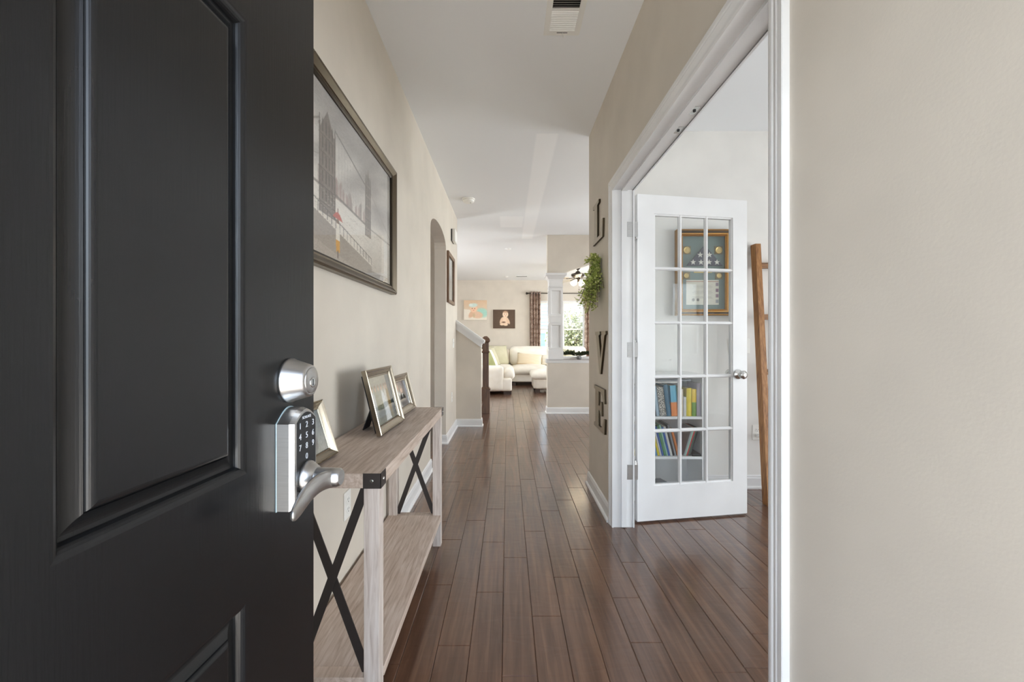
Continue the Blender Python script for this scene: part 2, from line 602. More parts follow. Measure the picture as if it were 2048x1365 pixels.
# ------------------------------------------------------------------ flat prints (vertex-coloured grids)
class Pic:
    def __init__(self, nx, ny, bg):
        self.nx, self.ny = nx, ny
        self.X, self.Y = np.meshgrid(np.linspace(0, 1, nx), np.linspace(0, 1, ny))
        self.a = np.zeros((ny, nx, 3))
        self.a[:] = np.array(bg) / 255.0
    def put(self, mask, col, alpha=1.0):
        k = (np.clip(mask, 0, 1) * alpha)[..., None]
        self.a = self.a * (1 - k) + (np.array(col) / 255.0) * k
    def grad(self, top, bot, y0=0.0, y1=1.0):
        t = np.clip((self.Y - y0) / (y1 - y0), 0, 1)[..., None]
        new = np.array(bot) / 255.0 * (1 - t) + np.array(top) / 255.0 * t
        sel = ((self.Y >= y0) & (self.Y <= y1))[..., None]
        self.a = np.where(sel, new, self.a)
    def ell(self, cx, cy, rx, ry, col, alpha=1.0, soft=0.15, rot=0.0):
        dx, dy = self.X - cx, self.Y - cy
        c, s = math.cos(rot), math.sin(rot)
        d = np.sqrt(((dx * c + dy * s) / rx) ** 2 + ((-dx * s + dy * c) / ry) ** 2)
        self.put((1 + soft - d) / (2 * soft), col, alpha)
    def poly(self, pts, col, alpha=1.0):
        ins = np.zeros_like(self.X, dtype=bool)
        k = len(pts)
        for i in range(k):
            (x1, y1), (x2, y2) = pts[i], pts[(i + 1) % k]
            if y1 == y2:
                continue
            cond = ((self.Y >= min(y1, y2)) & (self.Y < max(y1, y2)))
            xi = x1 + (self.Y - y1) / (y2 - y1) * (x2 - x1)
            ins ^= cond & (self.X < xi)
        self.put(ins.astype(float), col, alpha)
    def line(self, p, q, wd, col, alpha=1.0):
        dx, dy = q[0] - p[0], q[1] - p[1]
        L2 = dx * dx + dy * dy
        t = np.clip(((self.X - p[0]) * dx + (self.Y - p[1]) * dy) / L2, 0, 1)
        d = np.hypot(self.X - (p[0] + t * dx), self.Y - (p[1] + t * dy))
        self.put((wd - d) / (0.5 * wd) , col, alpha)
    def grain(self, amt, sx=1, sy=1):
        r = np.random.rand(self.ny // sy + 2, self.nx // sx + 2)
        r = np.kron(r, np.ones((sy, sx)))[:self.ny, :self.nx]
        self.a = np.clip(self.a + ((r - 0.5) * amt)[..., None], 0, 1)
    def build(self, name, wd, ht, parent, y=0.0, cx=0.0, cz=0.0, tf=None, label=None):
        vs = np.stack([(self.X - 0.5) * wd + cx, np.full_like(self.X, y), (self.Y - 0.5) * ht + cz], -1).reshape(-1, 3)
        if tf is not None:
            vs = np.array([tuple(tf @ Vector(p)) for p in vs])
        i = np.arange(self.nx * self.ny).reshape(self.ny, self.nx)
        fs = np.stack([i[:-1, :-1], i[:-1, 1:], i[1:, 1:], i[1:, :-1]], -1).reshape(-1, 4)
        me = bpy.data.meshes.new(name)
        me.from_pydata(vs.tolist(), [], fs.tolist())
        ca = me.color_attributes.new('Col', 'FLOAT_COLOR', 'POINT')
        a = np.clip(self.a, 0, 1)
        l = np.where(a <= 0.04045, a / 12.92, ((a + 0.055) / 1.055) ** 2.4)
        ca.data.foreach_set('color', np.concatenate([l, np.ones(l.shape[:2] + (1,))], -1).reshape(-1).astype(np.float32))
        me.materials.append(MATS['print'])
        o = bpy.data.objects.new(name, me)
        C.objects.link(o)
        o.parent = parent
        return tag(o, label)

# ================================================================== THE SETTING
CEIL = 2.74
XL, XR = -0.67, 0.643
def struct(o, label):
    return tag(o, label, None, None, 'structure')
def wall_box(name, axis, f0, f1, u0, u1, holes, mats, label, z1=CEIL, neg=0, pos=0, z0=0.0):
    """wall slab between f0..f1 on `axis`, running u0..u1, with rectangular holes (u0,u1,z0,z1)"""
    us = sorted({u0, u1, *[h[0] for h in holes], *[h[1] for h in holes]})
    zs = sorted({z0, z1, *[h[2] for h in holes], *[h[3] for h in holes]})
    us = [u for u in us if u0 <= u <= u1]
    zs = [z for z in zs if z0 <= z <= z1]
    mb = MB()
    for a, b_ in zip(us, us[1:]):
        for c, d in zip(zs, zs[1:]):
            mu, mz = (a + b_) / 2, (c + d) / 2
            if any(h[0] < mu < h[1] and h[2] < mz < h[3] for h in holes):
                continue
            k = len(mb.f)
            if axis == 'x':
                mb.box(f0, f1, a, b_, c, d)
                mb.m[k] = neg
                mb.m[k + 1] = pos
            else:
                mb.box(a, b_, f0, f1, c, d)
                mb.m[k + 2] = neg
                mb.m[k + 3] = pos
    return struct(mb.build(name, mats), label)
BW = ['wall_beige', 'wall_white']

# --- floor: slab with boards laid on it
mb = MB()
mb.box(-3.6, 5.1, -0.35, 11.85, -0.20, -0.014)
floor = struct(mb.build('floor', 'foot_wood'), 'dark brown hardwood plank floor running down the hallway')
PITCH, OFF = 0.1205, -0.019
JOINTS = {0: [1.459, 2.248, 3.34, 4.2, 5.05], -1: [1.0, 1.942, 2.42, 2.89, 3.95], 1: [1.05, 1.774, 2.557, 3.5, 4.5],
          2: [1.35, 2.064, 2.862, 3.3, 4.4], 3: [1.2, 2.336, 3.05, 4.0], -2: [1.604, 2.71, 3.55, 4.6], -3: [1.3, 2.0, 2.45, 3.25, 4.1],
          4: [1.62, 1.9, 2.62, 3.3], 5: [1.2, 2.2, 3.0]}
planks = []
rng = random.Random(11)
for n_ in range(-26, 42):
    x0 = OFF + n_ * PITCH
    if x0 < -3.5 or x0 + PITCH > 5.0:
        continue
    ys = [-0.3] + JOINTS.get(n_, [])
    y = ys[-1] + (0.3 + rng.random() * 0.9 if len(ys) == 1 else 0.55 + rng.random() * 0.7)
    while y < 11.4:
        ys.append(y)
        y += 0.45 + rng.random() * 0.85
    ys.append(11.75)
    for a, c in zip(ys, ys[1:]):
        planks.append((x0, x0 + PITCH, a, c))
def plank_score(p):
    x, y = (p[0] + p[1]) / 2, (p[2] + p[3]) / 2
    if p[3] < 1.2:
        return -1
    if x > XR and y < 3.4:
        t = 0.70 / x * p[3]
        if not (1.0 < t < 2.7) or x > 2.2:
            return -1
    elif x < XL - 0.05 and y < 6.5:
        return -1
    elif x > XR and y > 3.4 and x / y > 0.195:
        return -1
    elif x < XL and x / y < -0.12:
        return -1
    yy = max(y, 1.2)
    return (p[3] - p[2]) / yy ** 3
planks.sort(key=plank_score, reverse=True)
def plank_mesh(mb, x0, x1, y0, y1):
    g, bv = 0.0003, 0.0026
    a, b_, c, d = x0 + g, x1 - g, y0 + g, y1 - g
    vs = [(a, c, -0.014), (b_, c, -0.014), (b_, d, -0.014), (a, d, -0.014), (a, c, -bv), (b_, c, -bv), (b_, d, -bv), (a, d, -bv),
          (a + bv, c + bv, 0), (b_ - bv, c + bv, 0), (b_ - bv, d - bv, 0), (a + bv, d - bv, 0)]
    fs = [(0, 1, 5, 4), (1, 2, 6, 5), (2, 3, 7, 6), (3, 0, 4, 7), (4, 5, 9, 8), (5, 6, 10, 9), (6, 7, 11, 10), (7, 4, 8, 11), (8, 9, 10, 11)]
    mb.add(vs, fs)
for p in planks[:300]:
    mb = MB()
    # modelled about its own origin, so that each board shows its own grain
    plank_mesh(mb, *p)
    mb.build('plank', 'floor_wood', floor)
mb = MB()
for p in planks[300:]:
    plank_mesh(mb, *p)
tag(mb.build('plank_field', 'floor_wood', floor), kind='stuff')

# --- ceiling
mb = MB()
mb.box(-3.6, 5.1, -0.35, 11.85, CEIL, CEIL + 0.25)
struct(mb.build('ceiling', 'ceiling_white'), 'smooth white ceiling with a paler patched strip')

# --- left wall with the arched opening
AY0, AY1, ASP, ARISE = 3.74, 4.68, 2.12, 0.15
arch = [(AY0, 0.0), (AY0, ASP)]
for i in range(1, 16):
    t = i / 16.0
    arch.append((AY0 + (AY1 - AY0) * (0.5 - 0.5 * math.cos(PI * t)), ASP + ARISE * math.sin(PI * t) ** 0.9))
arch += [(AY1, ASP), (AY1, 0.0)]
mb = MB()
mb.prism([(-0.2, 0.0)] + arch + [(5.6, 0.0), (5.6, CEIL), (-0.2, CEIL)], 'x', XL - 0.125, XL)
struct(mb.build('wall_left', 'wall_beige'), 'beige hallway wall with an arched opening and the big painting')
# --- right wall with the double-door opening, the study behind it
FY0, FY1, FZ = 1.04, 2.61, 2.05
wall_box('wall_right', 'x', XR, 0.76, -0.2, 3.39, [(FY0 - 0.02, FY1 + 0.02, 0, FZ + 0.02)], BW, 'beige hallway wall with the white cased double-door opening', neg=0, pos=1)
wall_box('wall_study', 'y', 3.30, 3.39, 0.76, 4.4, [], BW, 'white study wall behind the glazed door', neg=1, pos=0)
wall_box('wall_study_side', 'x', 4.4, 4.55, -0.35, 6.75, [(4.0, 6.0, 0.6, 2.2), (0.15, 2.35, 0.22, 2.1)], BW, 'outer side wall of study and dining room', neg=1, pos=0)
wall_box('wall_front', 'y', -0.35, -0.2, -3.6, 4.4, [(-0.385, 0.555, 0, 2.06), (3.55, 4.15, 0.85, 2.05)], BW, 'front wall with the entrance doorway', neg=0, pos=1)
# --- shell of the rest of the house
wall_box('wall_outer_left', 'x', -3.6, -3.5, -0.2, 11.7, [(6.8, 8.4, 0.9, 2.5), (1.9, 3.3, 0.7, 2.1)], BW, 'outer wall beyond the stairs', neg=0, pos=0)
wall_box('wall_far', 'y', 11.7, 11.85, -3.6, 5.1, [(0.84, 2.13, 0.62, 2.18)], BW, 'beige living room end wall with the curtained window')
wall_box('wall_living_side', 'x', 5.0, 5.1, 6.75, 11.7, [(7.8, 10.6, 0.5, 2.2)], BW, 'living room side wall')
wall_box('wall_living_corner', 'y', 6.62, 6.75, 4.55, 5.1, [], BW, 'short wall between dining room and living room')
wall_box('wall_stair', 'y', 5.6, 5.72, -3.5, XL, [], BW, 'wall behind the arched opening beside the stairs')
# --- sloping knee wall of the stairs
KX = -0.344
def kz(x):
    return 1.30 - (x - XL) * 0.715
mb = MB()
mb.prism([(XL, 0.0), (KX, 0.0), (KX, kz(KX)), (XL, kz(XL))], 'y', 5.6, 5.72)
struct(mb.build('wall_knee', 'wall_beige'), 'beige sloping knee wall at the foot of the stairs')
def slope_strip(mb, x0, x1, lo, hi, y0, y1):
    mb.prism([(x0, kz(x0) + lo), (x1, kz(x1) + lo), (x1, kz(x1) + hi), (x0, kz(x0) + hi)], 'y', y0, y1)
mb = MB()
slope_strip(mb, XL + 0.001, KX + 0.005, -0.035, 0.012, 5.587, 5.733)
slope_strip(mb, XL + 0.001, KX + 0.012, 0.012, 0.040, 5.578, 5.742)
slope_strip(mb, XL + 0.001, KX + 0.035, 0.040, 0.062, 5.567, 5.753)
slope_strip(mb, XL + 0.001, KX + 0.045, 0.062, 0.092, 5.557, 5.763)
struct(mb.build('trim_stair', 'trim_white'), 'white moulded cap on the sloping knee wall')

# --- half wall and arched header between dining and living room
HX, HY0, HY1, HZ = 0.61, 6.56, 6.72, 0.83
wall_box('wall_half', 'y', HY0, HY1, HX, 4.4, [], BW, 'beige half wall carrying the square column', z1=HZ)
mb = MB()
mb.box(HX - 0.02, 4.4, HY0 - 0.005, HY1 + 0.005, HZ - 0.055, HZ)
mb.box(0.82, 4.4, HY0 - 0.02, HY1 + 0.02, HZ, HZ + 0.012)
mb.box(0.82, 4.4, HY0 - 0.04, HY1 + 0.04, HZ + 0.012, HZ + 0.04)
struct(mb.build('trim_half_wall', 'trim_white'), 'white ledge on top of the half wall')
pts = [(HX, 2.14), (0.84, 2.14)]
c_, rise = 3.4, 0.32
rad_ = (c_ * c_ / 4 + rise * rise) / (2 * rise)
for i in range(1, 24):
    x = c_ * i / 24
    pts.append((0.84 + x, 2.15 + math.sqrt(rad_ ** 2 - (x - c_ / 2) ** 2) - (rad_ - rise)))
pts += [(4.24, 2.14), (4.4, 2.14), (4.4, CEIL), (HX, CEIL)]
mb = MB()
mb.prism(pts, 'y', 6.60, 6.72)
struct(mb.build('wall_header', 'wall_beige'), 'beige arched header above the half wall')

# --- baseboards
BASE = [(0.0, 0.0), (0.026, 0.0), (0.026, 0.010), (0.020, 0.017), (0.013, 0.019), (0.013, 0.078), (0.010, 0.086), (0.010, 0.093), (0.004, 0.10), (0.0, 0.10)]
def baseboard(name, path, label):
    mb = MB()
    P = [Vector(p) for p in path]
    k = len(P)
    nrm = []
    for a, c in zip(P, P[1:]):
        d = (c - a).normalized()
        nrm.append(Vector((d.y, -d.x)))
    off = []
    for i in range(k):
        if i == 0:
            off.append(nrm[0])
        elif i == k - 1:
            off.append(nrm[-1])
        else:
            s = nrm[i - 1] + nrm[i]
            off.append(s / (s.length_squared / 2) if s.length > 1e-6 else nrm[i])
    q = len(BASE)
    vs = [(P[i].x + off[i].x * d, P[i].y + off[i].y * d, z) for i in range(k) for d, z in BASE]
    fs = [(i * q + j, i * q + j + 1, (i + 1) * q + j + 1, (i + 1) * q + j) for i in range(k - 1) for j in range(q - 1)]
    fs += [tuple(range(q)), tuple(range((k - 1) * q, k * q))[::-1]]
    mb.add(vs, fs)
    return struct(mb.build(name, 'trim_white'), label)
baseboard('baseboard_left', [(XL, -0.19), (XL, AY0), (XL - 0.125, AY0)], 'white baseboard along the wall behind the console table')
baseboard('baseboard_stair', [(XL - 0.125, AY1), (XL, AY1), (XL, 5.6), (KX, 5.6), (KX, 5.72)], 'white baseboard turning the corner to the knee wall')
baseboard('baseboard_right', [(4.39, 3.39), (XR, 3.39), (XR, FY1 + 0.066)], 'white baseboard wrapping the corner beside the door casing')
baseboard('baseboard_front', [(XR, FY0 - 0.062), (XR, -0.19)], 'white baseboard under the blank beige wall')
baseboard('baseboard_study', [(0.76, FY1 + 0.066), (0.76, 3.30), (4.4, 3.30), (4.4, -0.19)], 'white baseboard around the study')
baseboard('baseboard_half', [(4.39, HY1), (HX, HY1), (HX, HY0), (4.39, HY0)], 'white baseboard around the half wall')
baseboard('baseboard_far', [(-3.49, 11.7), (4.99, 11.7)], 'white baseboard behind the sofa')

# --- casing and jamb of the double-door opening
def casing(mb, xf, sgn, y0, y1, zt, prof):
    q = len(prof)
    vs = []
    for u, v in prof:
        X = xf + sgn * v
        vs += [(X, y0 - u, 0.0), (X, y0 - u, zt + u), (X, y1 + u, zt + u), (X, y1 + u, 0.0)]
    fs = [(j * 4 + i, j * 4 + i + 1, (j + 1) * 4 + i + 1, (j + 1) * 4 + i) for j in range(q - 1) for i in range(3)]
    mb.add(vs, fs)
CAS = [(-0.006, 0.0), (-0.006, 0.009), (0.002, 0.011), (0.010, 0.011), (0.013, 0.008), (0.018, 0.009), (0.034, 0.016), (0.040, 0.013), (0.044, 0.017), (0.058, 0.018), (0.060, 0.016), (0.060, 0.0)]
mb = MB()
casing(mb, XR, -1, FY0, FY1, FZ, CAS)
casing(mb, 0.76, 1, FY0, FY1, FZ, CAS)
struct(mb.build('trim_casing', 'trim_white'), 'white fluted casing around the double-door opening')
mb = MB()
mb.box(XR, 0.76, FY0 - 0.02, FY0, 0, FZ)
mb.box(XR, 0.76, FY1, FY1 + 0.02, 0, FZ)
mb.box(XR, 0.76, FY0 - 0.02, FY1 + 0.02, FZ, FZ + 0.02)
mb.box(0.690, 0.722, FY0, FY0 + 0.011, 0, FZ)
mb.box(0.690, 0.722, FY1 - 0.011, FY1, 0.004, FZ)
mb.box(0.690, 0.722, FY0, FY1, FZ - 0.011, FZ)
jamb = struct(mb.build('trim_jamb', 'trim_white'), 'white door jamb with stop strip and ball catches')
for yy in (1.70, 1.86):
    mb = MB()
    mb.box(0.726, 0.752, yy - 0.028, yy + 0.028, FZ - 0.003, FZ)
    mb.lathe([(0.006, 0.0), (0.006, 0.004), (0.003, 0.005)], (0.739, yy, FZ - 0.003), (0, 0, -1), 10, 1)
    mb.build('ball_catch', ['chrome', 'dark_slot'], jamb)
# front door frame (behind the camera) and porch
mb = MB()
mb.box(-0.42, -0.385, -0.36, -0.19, 0, 2.06)
mb.box(0.555, 0.59, -0.36, -0.19, 0, 2.06)
mb.box(-0.42, 0.59, -0.36, -0.19, 2.06, 2.095)
struct(mb.build('trim_front_door', 'trim_white'), 'white frame of the entrance doorway')
mb = MB()
mb.box(-6, 8, -8, -0.35, -0.3, -0.10)
struct(mb.build('porch_floor', 'concrete'), 'pale concrete porch outside the entrance')

# --- windows
def window(name, label, cx, cz, wd, ht, loc_y, axis='y', sashes=2, sgn=1):
    """double-hung unit set in a wall; local x along the wall, front (room side) is -y"""
    rz = 0.0 if axis == 'y' and sgn > 0 else (PI if axis == 'y' else (-R90 if sgn > 0 else R90))
    loc = (cx, loc_y, cz - ht / 2) if axis == 'y' else (loc_y, cx, cz - ht / 2)
    t = thing(name, label, None, loc, rz, None, 'structure')
    for s in range(sashes):
        w2 = wd / sashes
        x0 = -wd / 2 + s * w2
        mb = MB()
        for a, b_, c, d in ((x0, x0 + 0.035, 0, ht), (x0 + w2 - 0.035, x0 + w2, 0, ht), (x0 + 0.035, x0 + w2 - 0.035, 0, 0.035), (x0 + 0.035, x0 + w2 - 0.035, ht - 0.035, ht)):
            mb.box(a, b_, 0.02, 0.12, c, d)
        mb.build('window_frame', 'trim_white', t)
        for zz0, zz1, yy in ((0.035, ht / 2 + 0.02, 0.05), (ht / 2 - 0.02, ht - 0.035, 0.085)):
            mb = MB()
            a, b_ = x0 + 0.036, x0 + w2 - 0.036
            for e in ((a, a + 0.035, zz0, zz1), (b_ - 0.035, b_, zz0, zz1), (a + 0.035, b_ - 0.035, zz0, zz0 + 0.04), (a + 0.035, b_ - 0.035, zz1 - 0.04, zz1)):
                mb.box(e[0], e[1], yy, yy + 0.03, e[2], e[3])
            sa = mb.build('sash', 'trim_white', t)
            mb = MB()
            mb.box(a + 0.036, b_ - 0.036, yy + 0.013, yy + 0.017, zz0 + 0.041, zz1 - 0.041)
            mb.build('pane', 'glass', sa)
    mb = MB()
    mb.box(-wd / 2 - 0.05, wd / 2 + 0.05, -0.035, 0.03, -0.025, 0.0)
    mb.build('window_sill', 'trim_white', t)
    return t
window('window_1', 'twin white double-hung living room window with blinds', 1.485, 1.40, 1.29, 1.56, 11.7)
window('window_2', 'narrow white double-hung study window in the front wall', 3.85, 1.45, 0.6, 1.2, -0.2, 'y', 1, -1)
window('window_6', 'wide white double-hung study window in the side wall', 1.25, 1.16, 2.2, 1.88, 4.4, 'x', 3, 1)
window('window_3', 'white double-hung dining room window', 5.0, 1.4, 2.0, 1.6, 4.4, 'x', 2, 1)
window('window_4', 'white double-hung living room side window', 9.2, 1.35, 2.8, 1.7, 5.0, 'x', 3, 1)
window('window_5', 'white double-hung window beside the stairs', 7.6, 1.7, 1.6, 1.6, -3.5, 'x', 2, -1)
window('added_window', 'added unseen white double-hung window that lets fill onto the arch jamb', 2.6, 1.4, 1.4, 1.4, -3.5, 'x', 2, -1)  # unseen window added to go with the side-room fill lamp

# ================================================================== FRONT DOOR (door_1)
DL = (-0.373, -0.189, 0.0)
DROT = math.atan2(1.0, 0.051)
d1 = thing('door_1', 'black six-panel front door standing open with nickel locks', None, DL, DROT, None, 'structure')
DW, DH, DT = 0.914, 2.03, 0.045
cols_ = [(0.171, 0.399), (0.515, 0.743)]
rows_ = [(0.23, 0.8077), (0.9716, 1.5545), (1.67, 1.90)]
us = [0.0, 0.171, 0.399, 0.515, 0.743, DW]
zs = [0.006, 0.23, 0.8077, 0.9716, 1.5545, 1.67, 1.90, DH]
mb = MB()
for i in range(5):
    for j in range(7):
        if i in (1, 3) and j in (1, 3, 5):
            mb.box(us[i], us[i + 1], 0.012, DT - 0.012, zs[j], zs[j + 1])
        else:
            mb.box(us[i], us[i + 1], 0.0, DT, zs[j], zs[j + 1])
mb.build('slab', 'door_black', d1)
PROF = []                                   # moulded edge: ovolo, flat, cove, quirk and bead up to the raised field
for i in range(7):
    t = i / 6 * R90
    PROF.append((0.012 * math.sin(t) * 0.95, 0.0105 * (1 - math.cos(t))))
PROF.append((0.0155, 0.0108))
for i in range(1, 8):
    t = i / 7
    PROF.append((0.0155 + 0.0135 * t, 0.0108 - 0.0062 * t ** 1.9))
PROF.append((0.0296, 0.0064))
for i in range(1, 8):
    t = i / 7 * R90
    PROF.append((0.0296 + 0.0074 * (1 - math.cos(t)), 0.0064 * (1 - math.sin(t))))
PROF.append((0.040, 0.0))
for (u0, u1) in cols_:
    for (z0, z1) in rows_:
        for face in (0, 1):
            mb = MB()
            vs, fs = [], []
            for k, (e, d) in enumerate(PROF):
                y = d if face == 0 else DT - d
                vs += [(u0 + e, y, z0 + e), (u1 - e, y, z0 + e), (u1 - e, y, z1 - e), (u0 + e, y, z1 - e)]
            for k in range(len(PROF) - 1):
                for i in range(4):
                    fs.append((k * 4 + i, k * 4 + (i + 1) % 4, (k + 1) * 4 + (i + 1) % 4, (k + 1) * 4 + i))
            o_ = (len(PROF) - 1) * 4
            fs.append((o_, o_ + 1, o_ + 2, o_ + 3))
            mb.add(vs, fs)
            mb.build('raised_panel', 'door_black', d1)
# deadbolt: sloped round collar with a keyhole
DBU, DBZ = 0.842, 1.082
mb = MB()
mb.lathe([(0.0325, 0.0), (0.0335, 0.002), (0.0335, 0.004), (0.032, 0.006), (0.0245, 0.030), (0.0235, 0.0325), (0.0205, 0.034), (0.0195, 0.0335)], (DBU, 0, DBZ), (0, -1, 0), 36)
db = mb.build('deadbolt', 'nickel', d1, label='round brushed nickel deadbolt')
mb = MB()
mb.lathe([(0.0195, 0.0330), (0.0195, 0.0345), (0.0185, 0.0352), (0.010, 0.0354)], (DBU, 0, DBZ), (0, -1, 0), 28)
mb.build('cylinder_face', 'nickel', db)
mb = MB()
mb.lathe([(0.0075, 0.0350), (0.0075, 0.0362), (0.006, 0.0364)], (DBU, 0, DBZ - 0.003), (0, -1, 0), 20)
mb.box(DBU - 0.0008, DBU + 0.0008, -0.0368, -0.036, DBZ - 0.0075, DBZ + 0.002, 1)
mb.build('keyhole', ['chrome', 'dark_slot'], db)
# keypad lever lock
KU0, KU1, KZ0, KZ1 = 0.806, 0.874, 0.897, 1.022
mb = MB()
def kp_outline(e, top=0.0):
    pts = [(KU0 + e, KZ0 + e), (KU1 - e, KZ0 + e), (KU1 - e, KZ1)]
    for i in range(1, 12):
        t = i / 12
        u = KU1 - e + (KU0 - KU1 + 2 * e) * t
        pts.append((u, KZ1 + (0.020 - e) * math.sin(PI * t)))
    pts.append((KU0 + e, KZ1))
    return pts
k_ = len(kp_outline(0))
lv = [(0.0, 0.0), (0.0, 0.019), (0.003, 0.026), (0.005, 0.027)]
vs, fs = [], []
for e, d in lv:
    vs += [(u, -d, z) for u, z in kp_outline(e)]
for j in range(len(lv) - 1):
    for i in range(k_):
        fs.append((j * k_ + i, j * k_ + (i + 1) % k_, (j + 1) * k_ + (i + 1) % k_, (j + 1) * k_ + i))
fs.append(tuple(range((len(lv) - 1) * k_, len(lv) * k_)))
mb.add(vs, fs)
kp = mb.build('keypad_lock', 'nickel', d1, label='brushed nickel keypad lock with curved lever')
mb = MB()
mb.prism(kp_outline(0.007), 'y', -0.0274, -0.020)
mb.build('keypad_face', 'key_black', kp)
mb = MB()
mb.prism([(KU0 - 0.0005, KZ0 - 0.001), (KU1 + 0.0005, KZ0 - 0.001), (KU1 + 0.0005, KZ1 + 0.0005)] + [(KU1 + (KU0 - KU1) * i / 12, KZ1 + 0.0005 + 0.021 * math.sin(PI * i / 12)) for i in range(1, 12)] + [(KU0 - 0.0005, KZ1 + 0.0005)], 'y', -0.0012, -0.0002)
mb.build('protective_film', 'film_blue', kp)
RT = Matrix.Rotation(R90, 3, 'X')
uc = (KU0 + KU1) / 2
for i, dgt in enumerate('1234567890'):
    if dgt == '0':
        uu, zz = uc, KZ1 - 0.054
    else:
        uu, zz = uc + ((i % 3) - 1) * 0.0185, KZ1 - 0.006 - (i // 3) * 0.016
    text_mesh(dgt, 0.0128, 'digit', 'digit_white', kp, (uu, -0.0277, zz), RT, 0.0002)
text_mesh('SCHLAGE', 0.0058, 'maker_text', 'digit_white', kp, (uc, -0.0277, KZ1 + 0.0055), RT, 0.0002)
LZ = 0.937
mb = MB()
mb.lathe([(0.0235, 0.027), (0.0245, 0.029), (0.0235, 0.033), (0.0165, 0.043), (0.0150, 0.044)], (uc, 0, LZ), (0, -1, 0), 28)
mb.lathe([(0.0138, 0.043), (0.0138, 0.068), (0.0135, 0.078), (0.011, 0.081)], (uc, 0, LZ), (0, -1, 0), 24)
mb.build('lever_hub', 'nickel', kp)
mb = MB()
P_, rr = [], []
for i in range(17):
    t = i / 16
    P_.append((uc + 0.006 - 0.118 * t, -(0.0725 - 0.016 * math.sin(PI * t * 0.9) + 0.001 * t), LZ - 0.004 + 0.011 * math.sin(2 * PI * t * 0.95) * 0.55 - 0.006 * t))
    rr.append(0.0125 + 0.0015 * math.sin(PI * t) - 0.006 * t ** 6)
mb.tube(P_, rr, 14, 0, 0.42)
mb.build('lever', 'nickel', kp)
# latch plate on the door edge
mb = MB()
mb.box(DW, DW + 0.0015, 0.010, 0.035, 0.90, 0.98)
mb.build('latch_plate', 'nickel', d1)

# ================================================================== FRENCH DOOR (door_2)
d2 = thing('door_2', 'white fifteen-pane glazed door opened into the study', None, (0.804, 2.66, 0.0), math.atan2(0.171, 0.985), None, 'structure')
W2, H2, T2 = 0.762, 2.042, 0.035
G0, G1, Z0, Z1 = 0.112, 0.660, 0.226, 1.926
mb = MB()
mb.box(0, G0, 0, T2, 0.012, H2)
mb.box(G1, W2, 0, T2, 0.012, H2)
mb.box(G0, G1, 0, T2, 0.012, Z0)
mb.box(G0, G1, 0, T2, Z1, H2)
mb.build('door_frame', 'trim_white', d2)
MW = 0.011
cw, rh = (G1 - G0) / 3, (Z1 - Z0) / 5
def muntin(name, a, b_, c, d, vertical):
    mb = MB()
    if vertical:
        m_ = (a + b_) / 2
        mb.prism([(m_ - MW, 0.012), (m_ - 0.004, 0.004), (m_ + 0.004, 0.004), (m_ + MW, 0.012), (m_ + MW, T2 - 0.012), (m_ + 0.004, T2 - 0.004), (m_ - 0.004, T2 - 0.004), (m_ - MW, T2 - 0.012)], 'z', c, d)
    else:
        m_ = (c + d) / 2
        mb.prism([(0.012, m_ - MW), (0.004, m_ - 0.004), (0.004, m_ + 0.004), (0.012, m_ + MW), (T2 - 0.012, m_ + MW), (T2 - 0.004, m_ + 0.004), (T2 - 0.004, m_ - 0.004), (T2 - 0.012, m_ - MW)], 'x', a, b_)
    mb.build(name, 'trim_white', d2)
for i in (1, 2):
    muntin('muntin', G0 + cw * i - MW, G0 + cw * i + MW, Z0, Z1, True)
for j in (1, 2, 3, 4):
    muntin('glazing_bar', G0, G1, Z0 + rh * j - MW, Z0 + rh * j + MW, False)
mb = MB()       # bead lining the glazed field
for a, b_, c, d in ((G0, G0 + 0.010, Z0, Z1), (G1 - 0.010, G1, Z0, Z1), (G0 + 0.010, G1 - 0.010, Z0, Z0 + 0.010), (G0 + 0.010, G1 - 0.010, Z1 - 0.010, Z1)):
    mb.box(a, b_, 0.007, T2 - 0.007, c, d)
mb.build('glazing_bead', 'trim_white', d2)
for i in range(3):
    for j in range(5):
        mb = MB()
        mb.box(G0 + cw * i + 0.0112, G0 + cw * (i + 1) - 0.0112, T2 / 2 - 0.0015, T2 / 2 + 0.0015, Z0 + rh * j + 0.0112, Z0 + rh * (j + 1) - 0.0112)
        mb.build('pane', 'glass', d2)
for hz in (1.81, 1.078, 0.335):
    mb = MB()
    mb.lathe([(0.003, -0.050), (0.0062, -0.049), (0.0062, 0.049), (0.003, 0.051), (0.0045, 0.054), (0.002, 0.057)], (-0.012, 0.002, hz), (0, 0, 1), 12)
    hg = mb.build('hinge', 'chrome', d2)
    mb = MB()
    mb.box(-0.009, -0.0005, 0.001, 0.030, hz - 0.045, hz + 0.045)
    mb.build('hinge_leaf', 'nickel', hg)
    mb = MB()
    # jamb leaf lies on the jamb face
    mb.box(0.726, 0.7905, FY1 - 0.003, FY1, hz - 0.045, hz + 0.045)
    for dz in (-0.032, 0.0, 0.032):
        mb.lathe([(0.0035, 0), (0.003, 0.0012)], (0.738, FY1 - 0.003, hz + dz), (0, -1, 0), 8)
    mb.build('jamb_leaf', 'nickel', hg, world=True)
for sg, y in ((-1, 0.0), (1, T2)):
    mb = MB()
    mb.lathe([(0.031, 0.0), (0.032, 0.003), (0.029, 0.007), (0.015, 0.011), (0.011, 0.018), (0.012, 0.026), (0.022, 0.034), (0.0275, 0.043), (0.0275, 0.052), (0.022, 0.060), (0.010, 0.064)], (W2 - 0.066, y, 0.915), (0, sg, 0), 28)
    mb.build('door_knob', 'chrome', d2, label='round nickel door knob')

